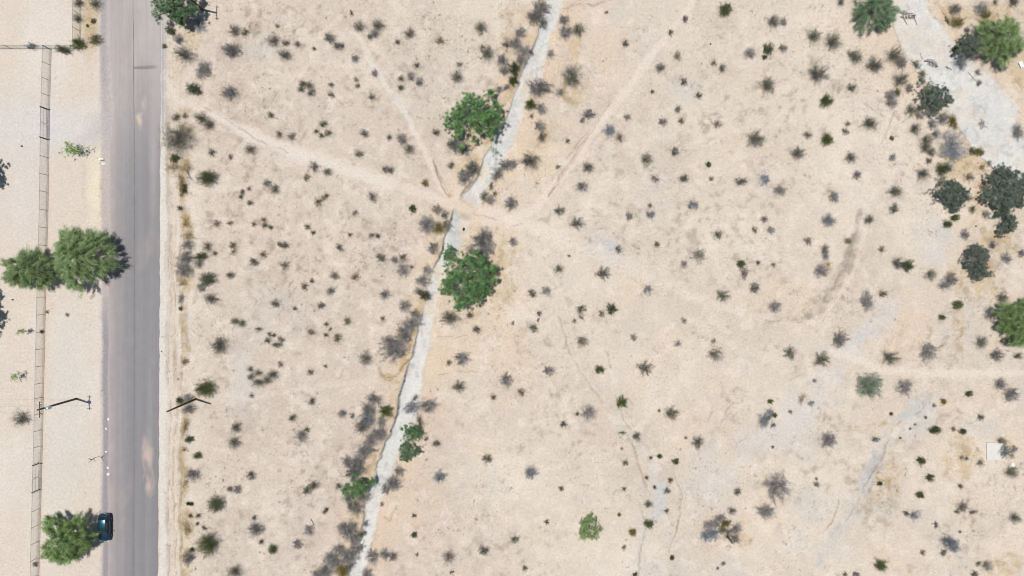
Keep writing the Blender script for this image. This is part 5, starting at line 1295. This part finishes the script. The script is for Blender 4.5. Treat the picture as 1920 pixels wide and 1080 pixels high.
for i, (a_, b_, s_) in enumerate([(1757, 922, .42), (1750.5, 954, .25), (1750, 985, .50), (1749, 1015, .34), (1747.5, 1044, .32), (1746, 1074, .42)]):
    rock(desc[i], a_, b_, s_, s_ * .8, s_ * .5, 'chalk', 20 + i, 'stone', 'white_stone', 'row of white stones')
desc = ['white rubble patch, topmost on the lower road shoulder', 'white rubble patch, second down the shoulder', 'faint white rubble patch opposite the dead branch', 'curved white rubble patch below the dead branch', 'largest white rubble patch above the parked car']
for i, (a_, b_, s_, t_) in enumerate([(203, 786, .5, .8), (199, 804, .4, .55), (199, 847, .6, .4), (202, 877, .6, .6), (203, 889, .8, .6)]):
    rock(desc[i], a_, b_, s_ * .7, t_ * .75, .06, 'chalk', 40 + i, 'rubble', 'rubble_patch', 'white rubble on the road shoulder')
def stick(label, pts, r, mat, name='fallen_branch', cat='branch', twigs=5, seed=0):
    rng = random.Random(seed)
    W = []
    for (a_, b_, z_) in pts:
        x, y = P(a_, b_); W.append(Vector((x, y, height_at(x, y) + z_)))
    o = link(name, None, None, tuple(W[0])); W0 = W[0]
    q = MB(); q.tube([p - W0 for p in W], [r * (1 - 0.7 * i / (len(W) - 1)) for i in range(len(W))], 6); q.build('limb', M[mat], o, True)
    for _ in range(twigs):
        i = rng.randrange(len(W) - 1); a = W[i].lerp(W[i + 1], rng.random()) - W0
        d = Vector((rng.uniform(-1, 1), rng.uniform(-1, 1), rng.uniform(0, .5))).normalized() * rng.uniform(.3, .8)
        t = MB(); t.tube([a, a + d * .5 + Vector((0, 0, .03)), a + d], [r * .5, r * .35, r * .15], 4); t.build('twig', M[mat], o, True)
    tag(o, label, cat, 'fallen branches and sticks'); return o
stick('curved fallen branch with a dark clump on the lower road shoulder', [(167, 860, .1), (173, 862, .08), (178, 858, .12), (185, 856, .1), (193, 858, .05)], .06, 'pole', seed=1)
stick('dark curved stick above the pair of small dry bushes in the lower field', [(583, 973, .05), (587, 980, .1), (589, 986, .1), (589, 993, .05)], .05, 'pole', twigs=2, seed=2)
stick('straight dark stick on pale sand in the lower middle desert', [(1385, 830, .05), (1391, 826, .05), (1398, 821, .05)], .04, 'grey_wood', twigs=2, seed=3)
stick('thin twig standing out on the field toward the dead roadside brush', [(541, 538, .05), (546, 531, .1), (551, 525, .05)], .035, 'grey_wood', twigs=4, seed=4)
stick('pale sticks lying on the bank bush beside the lower wash', [(690, 1044, .5), (697, 1043, .6), (706, 1042, .5)], .05, 'white_wood', twigs=3, seed=5)
stick('long dark trailing twig reaching out of the yellow roadside brush', [(352, 320, .3), (356, 330, .2), (361, 339, .05)], .05, 'pole', twigs=5, seed=6)
stick('thin stick hanging from the lower yellow grass of the verge', [(358, 444, .2), (372, 448, .1), (386, 448, .05)], .03, 'pole', twigs=2, seed=7)
stick('dead branch leaning over the corner of the concrete slab', [(1876, 859, .25), (1883, 852, .4), (1892, 846, .5), (1900, 843, .4)], .07, 'grey_wood', twigs=6, seed=8)
stick('black charred log under the heap of dead brush', [(1362, 1004, .2), (1367, 1010, .2), (1373, 1018, .15)], .26, 'black', 'charred_log', 'log', 0, 9)
stick('short pale log lying in the wide wash downstream of the arched log', [(1776, 123, .1), (1781, 126, .1), (1787, 130, .1)], .13, 'grey_wood', 'driftwood_log', 'log', 1, 10)
stick('thin curved stick in the wide wash beside the arched log', [(1729, 97, .05), (1730, 103, .05), (1733, 108, .05)], .05, 'grey_wood', twigs=1, seed=12)
stick('stick lying on the wide wash bank below the bluish bush', [(1819, 134, .05), (1826, 142, .1), (1834, 150, .05)], .05, 'grey_wood', twigs=2, seed=13)
stick('straight dark stick in front of the wash brush stump', [(1841, 241, .1), (1846, 235, .15), (1855, 237, .1)], .05, 'grey_wood', twigs=4, seed=14)
# driftwood raft
def raft():
    x, y = P(1706, 27); o = link('driftwood_raft', None, None, (x, y, height_at(x, y))); rng = random.Random(3)
    q = [(-1.15, .1), (-.9, .85), (-.3, .9), (1.0, .25), (1.2, -.35), (.9, -.6), (-.5, -.4), (-.9, -.3)]
    for i in range(46):
        a = Vector((rng.uniform(-1.1, 1.0), rng.uniform(-.4, .7), rng.uniform(.05, .3))); 
        if a.y > .75 - .35 * (a.x + 1): a.y *= .3
        d = Vector((1, -.45 + rng.gauss(0, .25), rng.gauss(0, .05))).normalized() * rng.uniform(.5, 1.1)
        t = MB(); t.tube([a - d * .5, a + Vector((0, 0, .05)), a + d * .5], rng.uniform(.03, .06), 5); t.build('log', M['grey_wood'], o, True)
    for pts in ([(-.9, -.1, .45), (.2, -.05, .5), (1.15, -.05, .45)], [(-.95, .8, .45), (-.6, 1.0, .5)], [(-.9, .2, .45), (-.6, .35, .5)], [(-.9, -.1, .45), (-.75, -.6, .4)], [(-.3, -.1, .45), (-.25, -.5, .3)], [(.2, -.1, .45), (.15, -.5, .3)], [(1.1, -.05, .45), (1.05, -.55, .3)],
                [(-.8, -.5, .2), (-.5, -1.0, .12), (-.15, -1.55, .06)], [(.9, -.3, .2), (1.3, -1.0, .12), (1.45, -1.5, .06)]):
        t = MB(); t.tube(pts, .055, 5); t.build('limb', M['white_wood'] if pts[0][2] > .3 else M['grey_wood'], o, True)
    tag(o, 'raft of grey driftwood with white limbs stranded in the wide wash', 'driftwood')
    x, y = P(1749, 117); o = link('driftwood_log', None, None, (x, y, height_at(x, y)))
    t = MB(); t.tube([(-1.15, .35, .1), (-.7, .5, .35), (0, .3, .45), (.6, -.1, .35), (1.1, -.6, .08)], [.1, .2, .24, .22, .1], 8); t.build('trunk', M['grey_wood'], o, True)
    for k in range(6):
        t = MB(); a = (-.5 + k * .25, .3 - k * .1, .35); t.tube([a, (a[0] - .05, a[1] - .35, .2), (a[0] + .0, a[1] - .6, .05)], [.09, .07, .04], 5); t.build('root', M['grey_wood'], o, True)
    tag(o, 'arched grey driftwood log with hanging roots in the wide wash', 'log', 'fallen branches and sticks')
raft()
# pale discarded box near the corner tree
x, y = P(1912.5, 122); o = link('discarded_box', None, None, (x, y, height_at(x, y)), math.radians(25))
q = MB(); q.box((0, 0, .16), (.5, .95, .32)); q.build('box', M['teal'], o)
q = MB(); q.box((0, 0, .345), (.54, .99, .05)); q.build('lid', M['whitep'], o)
tag(o, 'small white and teal box lying below the bright corner tree', 'box')
# litter by the road shoulder
x, y = P(190, 299); o = link('torn_bag', None, None, (x, y, height_at(x, y)))
q = MB(); q.add([(-.5, 0, .02), (-.2, .22, .1), (.2, .16, .14), (.45, .05, .04), (.3, -.2, .05), (-.2, -.15, .08), (0, 0, .22)], [(0, 6, 1), (1, 6, 2), (2, 6, 3), (3, 6, 4), (4, 6, 5), (5, 6, 0)]); q.build('sheet', M['whitep'], o)
q = MB(); q.tube([(-.15, -.1, .1), (.2, -.12, .18), (.55, -.08, .06)], .07, 5); q.build('strap', M['black'], o)
tag(o, 'torn white bag with a black strap on the road shoulder', 'litter')
rock('flat white rubble below the torn bag on the shoulder', 194, 307, .7, .4, .06, 'chalk', 60, 'rubble', 'rubble_patch', 'white rubble on the road shoulder')
x, y = P(678, 1018); o = link('torn_bag', None, None, (x, y, height_at(x, y) + .1), 1.2)
q = MB(); q.add([(-.5, 0, .02), (-.2, .22, .2), (.2, .16, .24), (.45, .05, .04), (.3, -.2, .05), (-.2, -.15, .08), (0, 0, .32)], [(0, 6, 1), (1, 6, 2), (2, 6, 3), (3, 6, 4), (4, 6, 5), (5, 6, 0)]); q.build('sheet', M['whitep'], o)
tag(o, 'crumpled white bag caught on the bank of the lower wash', 'litter')

# ================================================================ UNCOUNTABLE GROUND COVER
def nearest_grid(x, y, A):
    ix = np.clip(np.searchsorted(GX, x), 0, NX - 1); iy = np.clip(np.searchsorted(GY, y), 0, NY - 1); return A[iy, ix]
def scatter(seed, n, dens, xr=(-93, 93), yr=(-54, 54)):
    rng = np.random.default_rng(seed)
    x = rng.uniform(*xr, n); y = rng.uniform(*yr, n)
    keep = rng.uniform(0, 1, n) < nearest_grid(x, y, dens)
    x, y = x[keep], y[keep]; return rng, x, y, nearest_grid(x, y, H)
trail_m = np.maximum.reduce([m_trA, m_trB, m_trC, m_trD])
roadmask = sstep(184, 200, PXF) * (1 - sstep(304, 318, PXF))
openf = (1 - np.maximum(mw, trail_m)) * (1 - roadmask) * (1 - yard * 0.985)
patch = sstep(-0.1, 0.45, fbm(XX, YY, 7.0, 4, 911)) * 0.9 + 0.05
def tufts(name, label, dens, n, seed, mat, per, size, wid, up):
    rng, x, y, z = scatter(seed, n, dens)
    m = len(x); 
    pos = np.repeat(np.stack([x, y, z], -1), per, 0); s = np.repeat(rng.uniform(0.5, 1.4, m), per)
    off = rng.normal(size=(m * per, 3)) * [0.09, 0.09, 0.0] * s[:, None]
    d = rng.normal(size=(m * per, 3)) + [0, 0, up]; d[:, 2] = np.abs(d[:, 2]) * 0.8 + 0.1
    V, Q = blades_np(pos + off + [0, 0, 0.01], d, size * s * rng.uniform(.6, 1.3, m * per), wid * rng.uniform(.7, 1.3, m * per), rng)
    o = link(name, np_mesh(name, V, Q.ravel(), 4, [M[mat]])); tag(o, label, None, None, 'stuff'); return o
tufts('weed_litter', 'dry weed litter speckling the sand', openf * patch, 32000, 71, 'litter', 5, 0.19, 0.04, 0.4)
tufts('weed_litter', 'dark dead weed stubble in patches on the sand', openf * patch ** 2, 15000, 72, 'brown', 6, 0.20, 0.035, 0.6)
tufts('dry_grass', 'straw-coloured dry grass on the verges and wash banks', np.clip(straw, 0, 1) * (1 - mw) * (1 - roadmask), 50000, 73, 'straw', 7, 0.26, 0.03, 0.8)
# litter gathered under and around the bushes, and loose faint clumps between them
def ring_litter():
    rng = np.random.default_rng(91); X = []; Y = []
    for (px, py, dx, dy, kind) in BL:
        R = (dx + dy) / 4 * S; n = int(10 + 26 * R); a = rng.uniform(0, 6.28, n); q = R * rng.uniform(0.4, 1.7, n)
        cx, cy = P(px, py, .4 * R); X += list(cx + np.cos(a) * q); Y += list(cy + np.sin(a) * q)
    m = 2600; cx = rng.uniform(-60, 88, m); cy = rng.uniform(-50, 50, m)
    k = rng.uniform(0, 1, m) < nearest_grid(cx, cy, openf * patch) * np.where(cx < 0, 1.0, 0.55); cx, cy = cx[k], cy[k]
    sz = rng.uniform(0.08, 0.34, len(cx)); per = 9
    X = np.concatenate([X, (cx[:, None] + rng.normal(size=(len(cx), per)) * sz[:, None]).ravel()]); Y = np.concatenate([Y, (cy[:, None] + rng.normal(size=(len(cx), per)) * sz[:, None]).ravel()])
    ok = nearest_grid(X, Y, mw + roadmask) < 0.5; X, Y = X[ok], Y[ok]; Z = nearest_grid(X, Y, H)
    per = 4; n = len(X) * per
    pos = np.repeat(np.stack([X, Y, Z + .01], -1), per, 0) + rng.normal(size=(n, 3)) * [.05, .05, 0]
    d = rng.normal(size=(n, 3)); d[:, 2] = np.abs(d[:, 2]) * .6 + .1
    V, Q = blades_np(pos, d, rng.uniform(.08, .24, n), rng.uniform(.02, .05, n), rng)
    o = link('weed_litter', np_mesh('weed_litter', V, Q.ravel(), 4, [M['litter']])); tag(o, 'dead twig litter gathered around the bushes', None, None, 'stuff')
ring_litter()
# pebbles
def pebbles(name, label, dens, n, seed, mat, smin, smax):
    rng, x, y, z = scatter(seed, n, dens); m = len(x)
    base = np.array([(1, 0, 0), (0, 1, 0), (-1, 0, 0), (0, -1, 0), (0, 0, 1), (0, 0, -1)], float)
    s = (smin + (smax - smin) * rng.uniform(0, 1, m) ** 4)[:, None, None]
    V = base[None] * s * rng.uniform(.6, 1.2, (m, 6, 1)) * [1, 1, .6]
    a = rng.uniform(0, 6.28, m); ca, sa = np.cos(a)[:, None], np.sin(a)[:, None]
    X = V[..., 0] * ca - V[..., 1] * sa; Y = V[..., 0] * sa + V[..., 1] * ca
    V = np.stack([X + x[:, None], Y + y[:, None], V[..., 2] + z[:, None] + 0.01], -1).reshape(-1, 3)
    f = np.array([(0, 1, 4), (1, 2, 4), (2, 3, 4), (3, 0, 4), (1, 0, 5), (2, 1, 5), (3, 2, 5), (0, 3, 5)])
    F = (f[None] + (np.arange(m) * 6)[:, None, None]).reshape(-1)
    o = link(name, np_mesh(name, V, F, 3, [M[mat]])); tag(o, label, None, None, 'stuff')
shoulder = vband(188, 206, 3) * sstep(420, 620, PYF) + vband(302, 318, 4) * .5
pebbles('gravel', 'loose pale stones over the desert and along the shoulder', np.clip(openf * 0.25 * patch + mw * 0.35 + shoulder, 0, 1), 22000, 81, 'rock', 0.03, 0.13)
pebbles('gravel', 'sunbleached pale stones scattered over the open sand', np.clip(openf * (0.15 + 0.6 * patch), 0, 1), 20000, 83, 'light_rock', 0.04, 0.22)
pebbles('gravel', 'loose darker stones in the wash beds', np.clip(mw * 0.5 + near * 0.1 + openf * 0.06, 0, 1), 12000, 82, 'grey_wood', 0.03, 0.11)
